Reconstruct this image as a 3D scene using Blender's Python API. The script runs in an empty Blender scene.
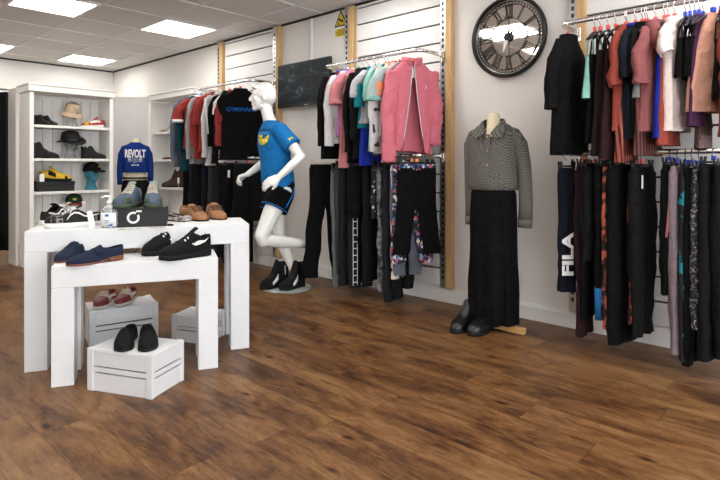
import bpy, bmesh, math, random
from mathutils import Vector, Matrix, noise
R = math.radians
PI = math.pi
random.seed(7)
C = bpy.context.scene.collection
sc = bpy.context.scene

# ------------------------------------------------------------------ materials
def new_mat(name):
    m = bpy.data.materials.new(name); m.use_nodes = True
    nt = m.node_tree
    return m, nt, nt.nodes['Principled BSDF']
def N(nt, t, **kw):
    n = nt.nodes.new(t)
    for k, v in kw.items(): setattr(n, k, v)
    return n
def L(nt, a, b): nt.links.new(a, b)
def rgba(c): return (c[0], c[1], c[2], 1)
MC = {}
def pm(name, col, rough=.6, var=.12, scale=9, metal=0, bump=.0, bscale=120, bdist=.01, spec=.5, trans=0, sheen=0, ior=1.45, coat=0):
    """plain procedural material: a noise varies the colour a little, another one the surface height"""
    if name in MC: return MC[name]
    m, nt, b = new_mat(name)
    co = N(nt, 'ShaderNodeTexCoord')
    no = N(nt, 'ShaderNodeTexNoise'); no.inputs['Scale'].default_value = scale; no.inputs['Detail'].default_value = 4
    L(nt, co.outputs['Object'], no.inputs['Vector'])
    mx = N(nt, 'ShaderNodeMix', data_type='RGBA')
    mx.inputs[6].default_value = rgba([c*(1-var) for c in col])
    mx.inputs[7].default_value = rgba([min(1, c*(1+var)) for c in col])
    L(nt, no.outputs['Fac'], mx.inputs[0]); L(nt, mx.outputs[2], b.inputs['Base Color'])
    b.inputs['Roughness'].default_value = rough; b.inputs['Metallic'].default_value = metal
    b.inputs['Specular IOR Level'].default_value = spec
    b.inputs['Transmission Weight'].default_value = trans; b.inputs['IOR'].default_value = ior
    b.inputs['Sheen Weight'].default_value = sheen; b.inputs['Coat Weight'].default_value = coat
    if bump:
        n2 = N(nt, 'ShaderNodeTexNoise'); n2.inputs['Scale'].default_value = bscale; n2.inputs['Detail'].default_value = 3
        L(nt, co.outputs['Object'], n2.inputs['Vector'])
        bp = N(nt, 'ShaderNodeBump'); bp.inputs['Strength'].default_value = bump; bp.inputs['Distance'].default_value = bdist
        L(nt, n2.outputs['Fac'], bp.inputs['Height']); L(nt, bp.outputs['Normal'], b.inputs['Normal'])
    MC[name] = m
    return m
def fab(name, col, rough=.9, var=.12):
    return pm(name, col, rough, var, 14, 0, .55, 13, .05, .15)
def ramp(nt, stops, interp='LINEAR'):
    r = N(nt, 'ShaderNodeValToRGB'); cr = r.color_ramp; cr.interpolation = interp
    while len(cr.elements) < len(stops): cr.elements.new(.5)
    for e, (p, c) in zip(cr.elements, stops): e.position = p; e.color = rgba(c)
    return r
def patterned(name, kind, stops, scale, rough=.85, stretch=(1, 1, 1), interp='CONSTANT'):
    if name in MC: return MC[name]
    m, nt, b = new_mat(name)
    co = N(nt, 'ShaderNodeTexCoord'); mp = N(nt, 'ShaderNodeMapping'); mp.inputs['Scale'].default_value = stretch
    if kind == 'wave': mp.inputs['Rotation'].default_value = (0, 0, R(45))
    L(nt, co.outputs['Object'], mp.inputs['Vector'])
    if kind == 'voronoi':
        t = N(nt, 'ShaderNodeTexVoronoi'); t.inputs['Scale'].default_value = scale
        s = N(nt, 'ShaderNodeSeparateColor'); L(nt, t.outputs['Color'], s.inputs[0]); o = s.outputs[0]
    elif kind == 'noise':
        t = N(nt, 'ShaderNodeTexNoise'); t.inputs['Scale'].default_value = scale; t.inputs['Detail'].default_value = 5; o = t.outputs['Fac']
    elif kind == 'wave':
        t = N(nt, 'ShaderNodeTexWave'); t.inputs['Scale'].default_value = scale; t.inputs['Distortion'].default_value = .0; o = t.outputs['Fac']
    elif kind == 'checker':
        t = N(nt, 'ShaderNodeTexChecker'); t.inputs['Scale'].default_value = scale; o = t.outputs['Fac']
    elif kind == 'wavez':
        t = N(nt, 'ShaderNodeTexWave', bands_direction='Z'); t.inputs['Scale'].default_value = scale; t.inputs['Distortion'].default_value = 3; o = t.outputs['Fac']
    L(nt, mp.outputs[0], t.inputs['Vector'])
    r = ramp(nt, stops, interp); L(nt, o, r.inputs[0]); L(nt, r.outputs[0], b.inputs['Base Color'])
    b.inputs['Roughness'].default_value = rough; b.inputs['Specular IOR Level'].default_value = .3
    MC[name] = m
    return m

# ------------------------------------------------------------------ mesh building
class MB:
    def __init__(s): s.v = []; s.f = []
    def add(s, verts, faces):
        k = len(s.v); s.v += [tuple(p) for p in verts]; s.f += [tuple(i+k for i in f) for f in faces]; return s
    def box(s, c, d, rz=0, M=None):
        x, y, z = d[0]/2, d[1]/2, d[2]/2
        vs = [Vector((a*x, b*y, e*z)) for a in (-1, 1) for b in (-1, 1) for e in (-1, 1)]
        rot = M or Matrix.Rotation(rz, 3, 'Z')
        vs = [rot @ v + Vector(c) for v in vs]
        return s.add(vs, [(0, 1, 3, 2), (4, 6, 7, 5), (0, 4, 5, 1), (2, 3, 7, 6), (0, 2, 6, 4), (1, 5, 7, 3)])
    def loft(s, rings, cap0=True, cap1=True):
        n = len(rings[0]); k = len(s.v)
        for r in rings: s.v += [tuple(p) for p in r]
        for i in range(len(rings)-1):
            for j in range(n):
                a = k+i*n+j; b = k+i*n+(j+1) % n
                s.f.append((a, b, b+n, a+n))
        if cap0: s.f.append(tuple(k+j for j in reversed(range(n))))
        if cap1: s.f.append(tuple(k+(len(rings)-1)*n+j for j in range(n)))
        return s
    def tube(s, pts, rad, n=10, cap=True, flat=1.0, up=None):
        pts = [Vector(p) for p in pts]
        if not hasattr(rad, '__len__'): rad = [rad]*len(pts)
        rings = []; ref = None
        for i, p in enumerate(pts):
            d = (pts[min(i+1, len(pts)-1)]-pts[max(i-1, 0)])
            d = d.normalized() if d.length > 1e-9 else Vector((0, 0, 1))
            if ref is None:
                ref = Vector(up) if up else (Vector((1, 0, 0)) if abs(d.x) < .8 else Vector((0, 1, 0)))
            u = (ref-d*ref.dot(d))
            u = u.normalized() if u.length > 1e-6 else d.orthogonal().normalized()
            w = d.cross(u); ref = u
            rings.append([p+u*(rad[i]*math.cos(2*PI*j/n))+w*(rad[i]*flat*math.sin(2*PI*j/n)) for j in range(n)])
        return s.loft(rings, cap, cap)
    def lathe(s, prof, n=24, c=(0, 0, 0), sx=1, sy=1, cap=True):
        rings = [[(c[0]+r*sx*math.cos(2*PI*j/n), c[1]+r*sy*math.sin(2*PI*j/n), c[2]+z) for j in range(n)] for r, z in prof]
        return s.loft(rings, cap, cap)
    def ell(s, c, r, yaw=0, n=16, M=None):
        rot = M or Matrix.Rotation(yaw, 3, 'Z')
        rings = []
        for i in range(1, n//2):
            t = PI*i/(n//2)
            rings.append([Vector(c)+rot @ Vector((r[0]*math.sin(t)*math.cos(2*PI*j/n), r[1]*math.sin(t)*math.sin(2*PI*j/n), -r[2]*math.cos(t))) for j in range(n)])
        return s.loft(rings)
    def cap(s, a, b, ra, rb, n=12):
        s.tube([a, b], [ra, rb], n); s.ell(a, (ra,)*3, 0, n); s.ell(b, (rb,)*3, 0, n); return s
    def limb(s, pts, n=12):
        for a, b in zip(pts[:-1], pts[1:]): s.cap(a[:3], b[:3], a[3], b[3], n)
        return s
    def crumple(s, amp, fx=9, fz=2.6, seed=0, cx=0, cy=0, z0=None, ramp_=.25):
        """soft vertical cloth folds: pushes points in and out of the garment, less near its top z0"""
        out = []
        for x, y, z in s.v:
            q = 1 if z0 is None else max(.15, min(1, (z0-z)/ramp_))
            a = noise.noise((x*fx+seed*3.1, y*fx*1.6, z*fz+seed))+.55*noise.noise((x*fx*2.3+seed, y*fx*3, z*fz*3.2-seed))
            d = Vector((x-cx, (y-cy)*2.2, 0)); d = d.normalized() if d.length > 1e-5 else d
            out.append((x+d.x*a*amp*q*.6, y+d.y*a*amp*q, z))
        s.v = out; return s
    def grid(s, rows, close=False):
        n = len(rows[0]); k = len(s.v)
        for r in rows: s.v += [tuple(p) for p in r]
        for i in range(len(rows)-1):
            for j in range(n-1): s.f.append((k+i*n+j, k+i*n+j+1, k+(i+1)*n+j+1, k+(i+1)*n+j))
        return s
    def prism(s, poly, axis_vec):
        """closed polygon (3-D points) swept along axis_vec"""
        a = [Vector(p) for p in poly]; b = [p+Vector(axis_vec) for p in a]
        return s.loft([a, b])
    def moved(s, M):
        s.v = [tuple(M @ Vector(p)) for p in s.v]; return s
    def mesh(s, name, smooth=True, weld=0):
        me = bpy.data.meshes.new(name); me.from_pydata(s.v, [], s.f)
        bm = bmesh.new(); bm.from_mesh(me)
        if weld: bmesh.ops.remove_doubles(bm, verts=bm.verts, dist=weld)
        bmesh.ops.recalc_face_normals(bm, faces=bm.faces)
        bm.to_mesh(me); bm.free()
        if smooth:
            for p in me.polygons: p.use_smooth = True
        return me
def obj(name, mb, mat=None, parent=None, smooth=True, bevel=0, loc=None, weld=0, subd=0, solid=0):
    me = mb if isinstance(mb, bpy.types.Mesh) else mb.mesh(name, smooth, weld)
    o = bpy.data.objects.new(name, me); C.objects.link(o)
    if mat and not me.materials: me.materials.append(mat)
    if parent: o.parent = parent
    if loc: o.location = loc
    if bevel:
        b = o.modifiers.new('bevel', 'BEVEL'); b.width = bevel; b.segments = 2; b.limit_method = 'ANGLE'
    if solid:
        b = o.modifiers.new('solid', 'SOLIDIFY'); b.thickness = solid; b.offset = 0
    if subd:
        b = o.modifiers.new('subd', 'SUBSURF'); b.levels = subd; b.render_levels = subd
    return o
def remesh(mb, voxel, it=6):
    me = mb.mesh('tmp', False); o = bpy.data.objects.new('tmp', me); C.objects.link(o)
    r = o.modifiers.new('r', 'REMESH'); r.mode = 'VOXEL'; r.voxel_size = voxel
    s = o.modifiers.new('s', 'SMOOTH'); s.factor = .5; s.iterations = it
    dg = bpy.context.evaluated_depsgraph_get(); dg.update()
    out = bpy.data.meshes.new_from_object(o.evaluated_get(dg))
    bpy.data.objects.remove(o)
    for p in out.polygons: p.use_smooth = True
    out.materials.clear()
    return out
def text_mesh(body, size, ext=.0008, bold=0, sx=1, align='CENTER'):
    cu = bpy.data.curves.new('t', 'FONT'); cu.body = body; cu.size = size; cu.extrude = ext; cu.align_x = align; cu.align_y = 'CENTER'; cu.offset = bold
    cu.resolution_u = 3
    o = bpy.data.objects.new('t', cu); C.objects.link(o)
    dg = bpy.context.evaluated_depsgraph_get(); dg.update()
    me = bpy.data.meshes.new_from_object(o.evaluated_get(dg)); bpy.data.objects.remove(o)
    me.materials.clear()
    mb = MB(); mb.add([(v.co.x*sx, v.co.y, v.co.z) for v in me.vertices], [tuple(p.vertices) for p in me.polygons])
    return mb
def wrap(mb, fn):
    """text lies in x (right), y (up), z (out): fn(x, up, out) gives the point on the cloth"""
    mb.v = [tuple(fn(*p)) for p in mb.v]; return mb
def tag(o, label, cat, group=None):
    o['label'] = label; o['category'] = cat
    if group: o['group'] = group
    return o
def thing(name, label, cat, loc=(0, 0, 0), rz=0, group=None):
    o = bpy.data.objects.new(name, None); C.objects.link(o); o.empty_display_size = .1
    o.location = loc; o.rotation_euler = (0, 0, rz)
    return tag(o, label, cat, group)
def struct(name, mb, mat, bevel=0, parent=None):
    o = obj(name, mb, mat, parent, False, bevel); o['kind'] = 'structure'; return o
def lerp(tab, x):
    if x <= tab[0][0]: return tab[0][1]
    for (a, p), (b, q) in zip(tab[:-1], tab[1:]):
        if x <= b:
            t = (x-a)/(b-a) if b > a else 0
            return p+(q-p)*t
    return tab[-1][1]
def sring(a, b, z, n=36, e=2.4, fold=0, nf=7, ph=0, cx=0, cy=0, yaw=0):
    out = []
    for j in range(n):
        t = 2*PI*j/n; c, s_ = math.cos(t), math.sin(t)
        x = a*math.copysign(abs(c)**(2/e), c); y = b*math.copysign(abs(s_)**(2/e), s_)
        w = fold*(math.sin(nf*t+ph)+.6*math.sin((nf*2-3)*t-ph*2)); y += w*.9*math.copysign(1, s_)*min(1, abs(s_)*3); x += w*.5*c
        out.append((cx+x*math.cos(yaw)-y*math.sin(yaw), cy+x*math.sin(yaw)+y*math.cos(yaw), z))
    return out

# base materials
WHITE = pm('white painted wood', (.70, .71, .73), .5, .04, 20, bump=.08, bscale=40)
SHELFW = pm('whitewashed wood', (.84, .825, .80), .6, .06, 12, bump=.1, bscale=50)
CHROME = pm('chrome', (.75, .75, .76), .18, .03, 30, 1)
STEEL = pm('brushed steel', (.55, .55, .56), .35, .1, 40, 1)
BLACKP = pm('black plastic', (.006, .006, .0065), .4, .1)
BLACKM = pm('black metal', (.006, .006, .0065), .45, .1)
WOOD = patterned('pale wood post', 'noise', [(.3, (.5, .31, .14)), (.55, (.62, .41, .2)), (.75, (.55, .34, .16))], 9, .55, (6, 6, .6), 'LINEAR')
PAPER = pm('white card', (.8, .8, .8), .7, .03)
CREAM = pm('cream form cloth', (.72, .62, .45), .85, .06, 20, bump=.1)
MANN = pm('white mannequin gloss', (.8, .79, .77), .35, .02)
# ------------------------------------------------------------------ camera, light, room
ALPHA = math.atan2(.680, .733)
cam = bpy.data.cameras.new('camera'); co_ = bpy.data.objects.new('camera', cam); C.objects.link(co_)
co_.location = (0, 0, 1.2); co_.rotation_euler = (R(90), 0, ALPHA-R(90))
cam.sensor_width = 36; cam.lens = 36*542/720; cam.shift_y = -75/720
sc.camera = co_
VIEW = ALPHA-R(90)            # yaw of a thing whose own x axis runs to the right of the photo
sc.view_settings.view_transform = 'Standard'; sc.view_settings.look = 'None'; sc.view_settings.gamma = 1
sc.view_settings.exposure = 0.66
w = bpy.data.worlds.new('world'); sc.world = w; w.use_nodes = True
bg = w.node_tree.nodes['Background']; bg.inputs[0].default_value = (.93, .97, 1, 1); bg.inputs[1].default_value = 4.0

XW, YB, ZC = 4.0, 9.57, 2.83
XL, YF = -3.4, -2.6
# floor planks run along Y
def floor_mat():
    m, nt, b = new_mat('rustic plank floor')
    co = N(nt, 'ShaderNodeTexCoord'); sp = N(nt, 'ShaderNodeSeparateXYZ'); L(nt, co.outputs['Object'], sp.inputs[0])
    def M(op, a, b_=None, c=None):
        n = N(nt, 'ShaderNodeMath', operation=op)
        for i, q in enumerate((a, b_, c)):
            if q is None: continue
            if hasattr(q, 'links'): L(nt, q, n.inputs[i])
            else: n.inputs[i].default_value = q
        return n.outputs[0]
    PW, PL = .2, 1.35
    xr = M('DIVIDE', sp.outputs[0], PW); row = M('FLOOR', xr)
    wn = N(nt, 'ShaderNodeTexWhiteNoise', noise_dimensions='1D'); L(nt, row, wn.inputs['W'])
    yr = M('ADD', M('DIVIDE', sp.outputs[1], PL), wn.outputs[0]); pl = M('FLOOR', yr)
    cb = N(nt, 'ShaderNodeCombineXYZ'); L(nt, row, cb.inputs[0]); L(nt, pl, cb.inputs[1])
    w2 = N(nt, 'ShaderNodeTexWhiteNoise', noise_dimensions='2D'); L(nt, cb.outputs[0], w2.inputs['Vector'])
    # coordinates shifted per plank
    sc_ = N(nt, 'ShaderNodeVectorMath', operation='SCALE'); L(nt, w2.outputs['Color'], sc_.inputs[0]); sc_.inputs[3].default_value = 9
    ad = N(nt, 'ShaderNodeVectorMath', operation='ADD'); L(nt, co.outputs['Object'], ad.inputs[0]); L(nt, sc_.outputs[0], ad.inputs[1])
    def noise(scale, st, det=6, rough=.6, dist=0):
        mp = N(nt, 'ShaderNodeMapping'); mp.inputs['Scale'].default_value = st; L(nt, ad.outputs[0], mp.inputs['Vector'])
        n = N(nt, 'ShaderNodeTexNoise'); n.inputs['Scale'].default_value = scale; n.inputs['Detail'].default_value = det
        n.inputs['Roughness'].default_value = rough; n.inputs['Distortion'].default_value = dist
        L(nt, mp.outputs[0], n.inputs['Vector']); return n.outputs['Fac']
    grain = noise(11, (4, .42, 1), 9, .68, .9)
    blot = noise(2.6, (2.2, .8, 1), 7, .66, .8)
    f = M('ADD', M('MULTIPLY', grain, .5), M('MULTIPLY', blot, .75)); f = M('ADD', f, M('MULTIPLY', M('SUBTRACT', w2.outputs['Value'], .5), .09))
    rp = ramp(nt, [(.40, (.012, .0048, .0022)), (.50, (.05, .0195, .0075)), (.59, (.115, .05, .0175)), (.69, (.178, .085, .0315)), (.81, (.24, .13, .052)), (.92, (.28, .165, .075))])
    L(nt, f, rp.inputs[0])
    # knots: small dark spots stretched along the plank
    mp = N(nt, 'ShaderNodeMapping'); mp.inputs['Scale'].default_value = (2.6, 1.1, 1); L(nt, ad.outputs[0], mp.inputs['Vector'])
    vo = N(nt, 'ShaderNodeTexVoronoi'); vo.inputs['Scale'].default_value = 2.6; L(nt, mp.outputs[0], vo.inputs['Vector'])
    dn = noise(22, (1, 1, 1), 3)
    kd = M('ADD', vo.outputs['Distance'], M('MULTIPLY', M('SUBTRACT', dn, .5), .09))
    kr = ramp(nt, [(.05, (.03, .02, .02)), (.085, (.5, .36, .3)), (.15, (1, 1, 1))]); L(nt, kd, kr.inputs[0])
    m1 = N(nt, 'ShaderNodeMix', data_type='RGBA', blend_type='MULTIPLY'); m1.inputs[0].default_value = .9
    L(nt, rp.outputs[0], m1.inputs[6]); L(nt, kr.outputs[0], m1.inputs[7])
    fk = ramp(nt, [(.33, (.3, .26, .24)), (.41, (1, 1, 1))]); L(nt, noise(38, (2.2, .55, 1), 5, .7), fk.inputs[0])
    m0 = N(nt, 'ShaderNodeMix', data_type='RGBA', blend_type='MULTIPLY'); m0.inputs[0].default_value = .85
    L(nt, m1.outputs[2], m0.inputs[6]); L(nt, fk.outputs[0], m0.inputs[7]); m1 = m0
    # seams
    fx = M('FRACT', xr); fy = M('FRACT', yr)
    ex = M('MINIMUM', fx, M('SUBTRACT', 1, fx)); ey = M('MULTIPLY', M('MINIMUM', fy, M('SUBTRACT', 1, fy)), PL/PW)
    sr = ramp(nt, [(.0, (.3, .26, .24)), (.014, (1, 1, 1))]); L(nt, M('MINIMUM', ex, ey), sr.inputs[0])
    m2 = N(nt, 'ShaderNodeMix', data_type='RGBA', blend_type='MULTIPLY'); m2.inputs[0].default_value = .8
    L(nt, m1.outputs[2], m2.inputs[6]); L(nt, sr.outputs[0], m2.inputs[7]); L(nt, m2.outputs[2], b.inputs['Base Color'])
    rr = N(nt, 'ShaderNodeMapRange'); rr.inputs[3].default_value = .3; rr.inputs[4].default_value = .5; L(nt, grain, rr.inputs[0])
    L(nt, rr.outputs[0], b.inputs['Roughness']); b.inputs['Specular IOR Level'].default_value = .25
    bp = N(nt, 'ShaderNodeBump'); bp.inputs['Strength'].default_value = .15; bp.inputs['Distance'].default_value = .004
    L(nt, grain, bp.inputs['Height']); L(nt, bp.outputs['Normal'], b.inputs['Normal'])
    return m
def ceil_mat():
    m, nt, b = new_mat('mineral fibre ceiling tile')
    co = N(nt, 'ShaderNodeTexCoord')
    n = N(nt, 'ShaderNodeTexNoise'); n.inputs['Scale'].default_value = 90; L(nt, co.outputs['Object'], n.inputs['Vector'])
    r = ramp(nt, [(.3, (.72, .70, .68)), (.7, (.77, .75, .73))]); L(nt, n.outputs['Fac'], r.inputs[0]); L(nt, r.outputs[0], b.inputs['Base Color'])
    b.inputs['Roughness'].default_value = .9
    bp = N(nt, 'ShaderNodeBump'); bp.inputs['Strength'].default_value = .2; bp.inputs['Distance'].default_value = .003
    L(nt, n.outputs['Fac'], bp.inputs['Height']); L(nt, bp.outputs['Normal'], b.inputs['Normal'])
    return m
FLOOR = floor_mat(); CEIL = ceil_mat()
WALL = pm('white painted wall', (.77, .745, .72), .75, .02, 3, bump=.03, bscale=200)
SLAT = pm('white slatwall board', (.74, .73, .72), .5, .03, 5)
TRIM = pm('white gloss skirting', (.78, .77, .76), .35, .02)
DARK = pm('dark shadow gap trim', (.03, .03, .03), .7, .1)
TBAR = pm('white ceiling grid bar', (.8, .79, .78), .5, .02)
struct('floor', MB().box(((XL+XW)/2, (YF+YB)/2, -.05), (XW-XL+.4, YB-YF+.4, .1)), FLOOR)
struct('wall_right', MB().box((XW+.075, (YF+YB)/2, 1.415), (.15, YB-YF+.3, 2.83)), WALL)
struct('wall_back', MB().box(((XL+XW)/2, YB+.075, 1.415), (XW-XL, .15, 2.83)), WALL)
struct('wall_left', MB().box((XL-.075, (YF+YB)/2, 1.415), (.15, YB-YF, 2.83)), WALL)
# shopfront behind the camera: wall with two big window openings
wf = MB()
wf.box(((XL+XW)/2, YF-.075, 2.715), (XW-XL, .15, .23)).box(((XL+XW)/2, YF-.075, .15), (XW-XL, .15, .3))
for x in (XL+.2, -.2, XW-.35): wf.box((x, YF-.075, 1.45), (.3, .149, 2.3))
struct('wall_front', wf, WALL)
struct('ceiling', MB().box(((XL+XW)/2, (YF+YB)/2, ZC+.05), (XW-XL+.4, YB-YF+.4, .1)), CEIL)
PX0, PY0, TP, TQ = 2.93, 5.65, .685, .70
g = MB()
xs = [PX0+TP*k for k in range(-10, 3) if XL < PX0+TP*k < XW]; ys = [PY0+TQ*k for k in range(-12, 6) if YF < PY0+TQ*k < YB]
for x in xs: g.box((x, (YF+YB)/2, ZC-.003), (.022, YB-YF, .008))
for y in ys: g.box(((XL+XW)/2, y, ZC-.0032), (XW-XL, .022, .008))
struct('trim_1', g, TBAR)
struct('trim_2', MB().box((XW-.008, (YF+YB)/2, ZC-.014), (.016, YB-YF, .02)), DARK)
struct('trim_3', MB().box(((XL+XW)/2, YB-.008, ZC-.014), (XW-XL-.04, .016, .02)), DARK)
def base_board(name, a, b, th):
    mb = MB(); ax = Vector(b)-Vector(a)
    nrm = Vector((-ax.y, ax.x)).normalized()
    prof = [(0, 0), (th, 0), (th, .1), (th*.65, .112), (th*.5, .127), (0, .127)]
    mb.loft([[(p[0]+nrm.x*u, p[1]+nrm.y*u, z) for u, z in prof] for p in (a, b)])
    return struct(name, mb, TRIM)
base_board('baseboard_right', (XW, YF), (XW, YB-.02), .02)
base_board('baseboard_back', (XW-.02, YB), (XL+.02, YB), .02)
base_board('baseboard_left', (XL, YB-.02), (XL, YF), .02)
# slatwall bays: boards with dark slots between them, metal upright and timber post at each side
def bay(n, y0, y1):
    mb = MB(); z = .294-.165; k = 0
    while z < ZC-.03:
        z1 = min(z+.165, ZC-.025)
        mb.box((XW-.016, (y0+y1)/2, (z+z1)/2), (.026, y1-y0, z1-z-.014)); z += .165
    struct('trim_%d' % n, mb, SLAT, .003)
    struct('trim_%d' % (n+1), MB().box((XW-.004, (y0+y1)/2, 1.475), (.006, y1-y0-.004, 2.67)), DARK)
bay(4, 5.07, 6.075); bay(6, 2.72, 3.73); bay(8, .36, 1.46)
def post(n, y):                    # y = far (left) side of the metal upright
    mb = MB().box((XW-.03, y-.03, 1.47), (.056, .05, 2.68))
    for k in range(48): mb.box((XW-.0585, y-.03, .22+k*.053), (.002, .012, .026))
    o = struct('trim_%d' % n, MB().box((XW-.026, y-.03, 1.47), (.05, .055, 2.68)), STEEL)
    s2 = MB()
    for k in range(48): s2.box((XW-.0515, y-.03, .22+k*.053), (.003, .02, .03))
    obj('slot', s2, DARK, o, False)
    struct('trim_%d' % (n+1), MB().box((XW-.03, y-.09, 1.47), (.058, .06, 2.68)), WOOD, .003)
post(10, 6.225); post(12, 5.055); post(14, 3.88); post(16, 2.71); post(18, 1.58); post(20, .345)
# ceiling lights
def emit(name, col, s):
    m, nt, b = new_mat(name)
    b.inputs['Base Color'].default_value = (.8, .8, .8, 1); b.inputs['Emission Color'].default_value = rgba(col); b.inputs['Emission Strength'].default_value = s
    return m
LAMP = emit('lit diffuser', (1, .965, .9), 8.5)
rowname = ['front', 'second', 'third', 'rear']
colname = ['nearest the clothes wall', 'one bay out from the clothes wall', 'two bays out from the clothes wall', 'farthest from the clothes wall']
for i in range(4):
    for j in range(4):
        x = PX0+TP/2-2*TP*i; y = PY0+TQ/2-4*TQ*(2-j)
        t = thing('ceiling_light', 'square lit ceiling panel %s in the %s row' % (colname[i], rowname[j]), 'light', (x, y, ZC-.012), 0, 'square ceiling lights')
        fr = MB()
        for s in (-1, 1):
            fr.box((s*(TP/2-.02), 0, .002), (.03, TQ-.022, .012)); fr.box((0, s*(TQ/2-.02), .002), (TP-.07, .03, .012))
        obj('frame', fr, TBAR, t, False)
        obj('diffuser', MB().box((0, 0, .004), (TP-.068, TQ-.068, .006)), LAMP, t, False)

# ------------------------------------------------------------------ things on the plain wall bays
# security screen
t = thing('television', 'black wall screen showing dark camera views above the middle rail', 'screen', (XW, 4.482, 2.09))
FW, FH = .86, .485
obj('bracket', MB().box((-.03, 0, 0), (.06, .2, .2)), BLACKM, t, False)
obj('casing', MB().box((-.075, 0, 0), (.035, FW, FH)).box((-.055, 0, -.02), (.03, FW*.7, FH*.6)), BLACKP, t, False, .004)
def screen_mat():
    m, nt, b = new_mat('camera view screen')
    co = N(nt, 'ShaderNodeTexCoord'); mp = N(nt, 'ShaderNodeMapping'); mp.inputs['Scale'].default_value = (1, 3.6, 6.4); L(nt, co.outputs['Object'], mp.inputs[0])
    n1 = N(nt, 'ShaderNodeTexNoise'); n1.inputs['Scale'].default_value = 2.3; n1.inputs['Detail'].default_value = 6; n1.inputs['Distortion'].default_value = .8; L(nt, mp.outputs[0], n1.inputs['Vector'])
    r = ramp(nt, [(.5, (.006, .008, .01)), (.6, (.02, .035, .045)), (.72, (.09, .14, .17))]); L(nt, n1.outputs['Fac'], r.inputs[0])
    b.inputs['Base Color'].default_value = (.006, .007, .008, 1); b.inputs['Roughness'].default_value = .45; b.inputs['Specular IOR Level'].default_value = .15
    L(nt, r.outputs[0], b.inputs['Emission Color']); b.inputs['Emission Strength'].default_value = .5
    return m
SCR = screen_mat()
obj('screen', MB().box((-.0935, 0, .008), (.003, FW-.03, FH-.045)), SCR, t, False)
gl = MB()
for k in (-1, 1): gl.box((-.0955, k*.138, .008), (.0012, .004, FH-.05)); gl.box((-.0955, 0, .008+k*.073), (.0012, FW-.04, .004))
obj('view_divider', gl, BLACKP, t, False)
obj('badge', MB().box((-.0935, -.06, -FH/2+.008), (.003, .06, .006)), STEEL, t, False)
tag(obj('cable_conduit', MB().box((XW-.011, 4.43, 2.565), (.022, .03, .45)).box((XW-.015, 4.43, ZC-.055), (.03, .045, .045)), TRIM, None, False, .003), 'white cable conduit running from screen up to ceiling', 'conduit')
# warning sign
t = thing('warning_sign', 'yellow triangular camera warning sign with text plate high on wall', 'sign', (XW-.001, 3.975, 2.69))
YEL = pm('sign yellow', (.72, .52, .03), .5, .03); BLK = pm('sign black', (.012, .012, .012), .5, .05)
obj('backing', MB().box((-.002, 0, -.015), (.004, .2, .27)), PAPER, t, False)
def tri(s, x, zc): return [(x, 0, zc+s*.115), (x, .105*s, zc-s*.075), (x, -.105*s, zc-s*.075)]
obj('triangle_border', MB().prism(tri(.92, -.0065, .02), (.0025, 0, 0)), BLK, t, False)
obj('triangle_face', MB().prism(tri(.70, -.0075, .017), (.0015, 0, 0)), YEL, t, False)
cs = MB().box((-.0085, 0, .012), (.0015, .075, .024), M=Matrix.Rotation(R(28), 3, 'X')).box((-.0085, .028, -.012), (.0015, .012, .03)).box((-.0085, .03, -.026), (.0015, .04, .008))
obj('camera_symbol', cs, BLK, t, False)
obj('text_plate', MB().box((-.0055, 0, -.112), (.003, .17, .078)), YEL, t, False)
tx = MB()
for k, wd in enumerate((.09, .13, .12, .1)): tx.box((-.0075, 0, -.088-.016*k), (.0012, wd, .006))
obj('text_line', tx, BLK, t, False)
# socket
t = thing('wall_socket', 'white electrical socket low on wall behind the dress form', 'socket', (XW, 2.0, .33))
obj('plate', MB().box((-.006, 0, 0), (.012, .1, .1)), TRIM, t, False, .003)
for k in (-1, 1): obj('switch', MB().box((-.0135, k*.025, .028), (.005, .014, .022)), WHITE, t, False)
# clock
RC = .325
t = thing('wall_clock', 'large round mirrored wall clock with black roman numerals', 'clock', (XW-.001, 2.075, 2.222))
def cyl(mb, r0, r1, x0, x1, n=72):
    """ring between radii r0<r1 from x0 to x1 (towards the room is -x)"""
    prof = [(r0, x0), (r1, x0), (r1, x1), (r0, x1)]
    k = len(mb.v)
    for i in range(n):
        a = 2*PI*i/n
        for r, x in prof: mb.v.append((x, r*math.cos(a), r*math.sin(a)))
    for i in range(n):
        for j in range(4):
            a = k+i*4+j; b = k+i*4+(j+1) % 4; c = k+((i+1) % n)*4+(j+1) % 4; d = k+((i+1) % n)*4+j
            mb.f.append((a, b, c, d))
    return mb
rim = MB(); npf = 14
prof = [(RC-.017+.017*math.cos(2*PI*q/npf), -.028+.026*math.sin(2*PI*q/npf)) for q in range(npf)]
rings = [[(x, r*math.cos(2*PI*i/96), r*math.sin(2*PI*i/96)) for r, x in prof] for i in range(97)]
rim.loft(rings, False, False)
obj('rim', rim, BLACKP, t)
MIRR = pm('tinted mirror', (.86, .82, .78), .035, .01, 3, 1)
obj('mirror_face', cyl(MB(), .002, RC-.02, -.012, -.004), MIRR, t, False)
obj('inner_bezel', cyl(MB(), RC-.036, RC-.032, -.03, -.014), STEEL, t, False)
tr = MB(); cyl(tr, RC-.068, RC-.064, -.022, -.018); cyl(tr, RC-.044, RC-.040, -.022, -.018)
obj('minute_track', tr, BLACKM, t, False)
def radial(mb, ang, r0, r1, wd, off=0, skew=0, x=-.02):
    """bar along a clock direction; ang clockwise from 12, off sideways, skew = sideways change from inner to outer end"""
    rd = Vector((0, -math.sin(ang), math.cos(ang))); sd = Vector((0, -math.cos(ang), -math.sin(ang)))
    p = [rd*r0+sd*(off-skew/2-wd/2), rd*r0+sd*(off-skew/2+wd/2), rd*r1+sd*(off+skew/2+wd/2), rd*r1+sd*(off+skew/2-wd/2)]
    mb.prism([q+Vector((x-.002, 0, 0)) for q in p], (.004, 0, 0))
mt = MB()
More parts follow.
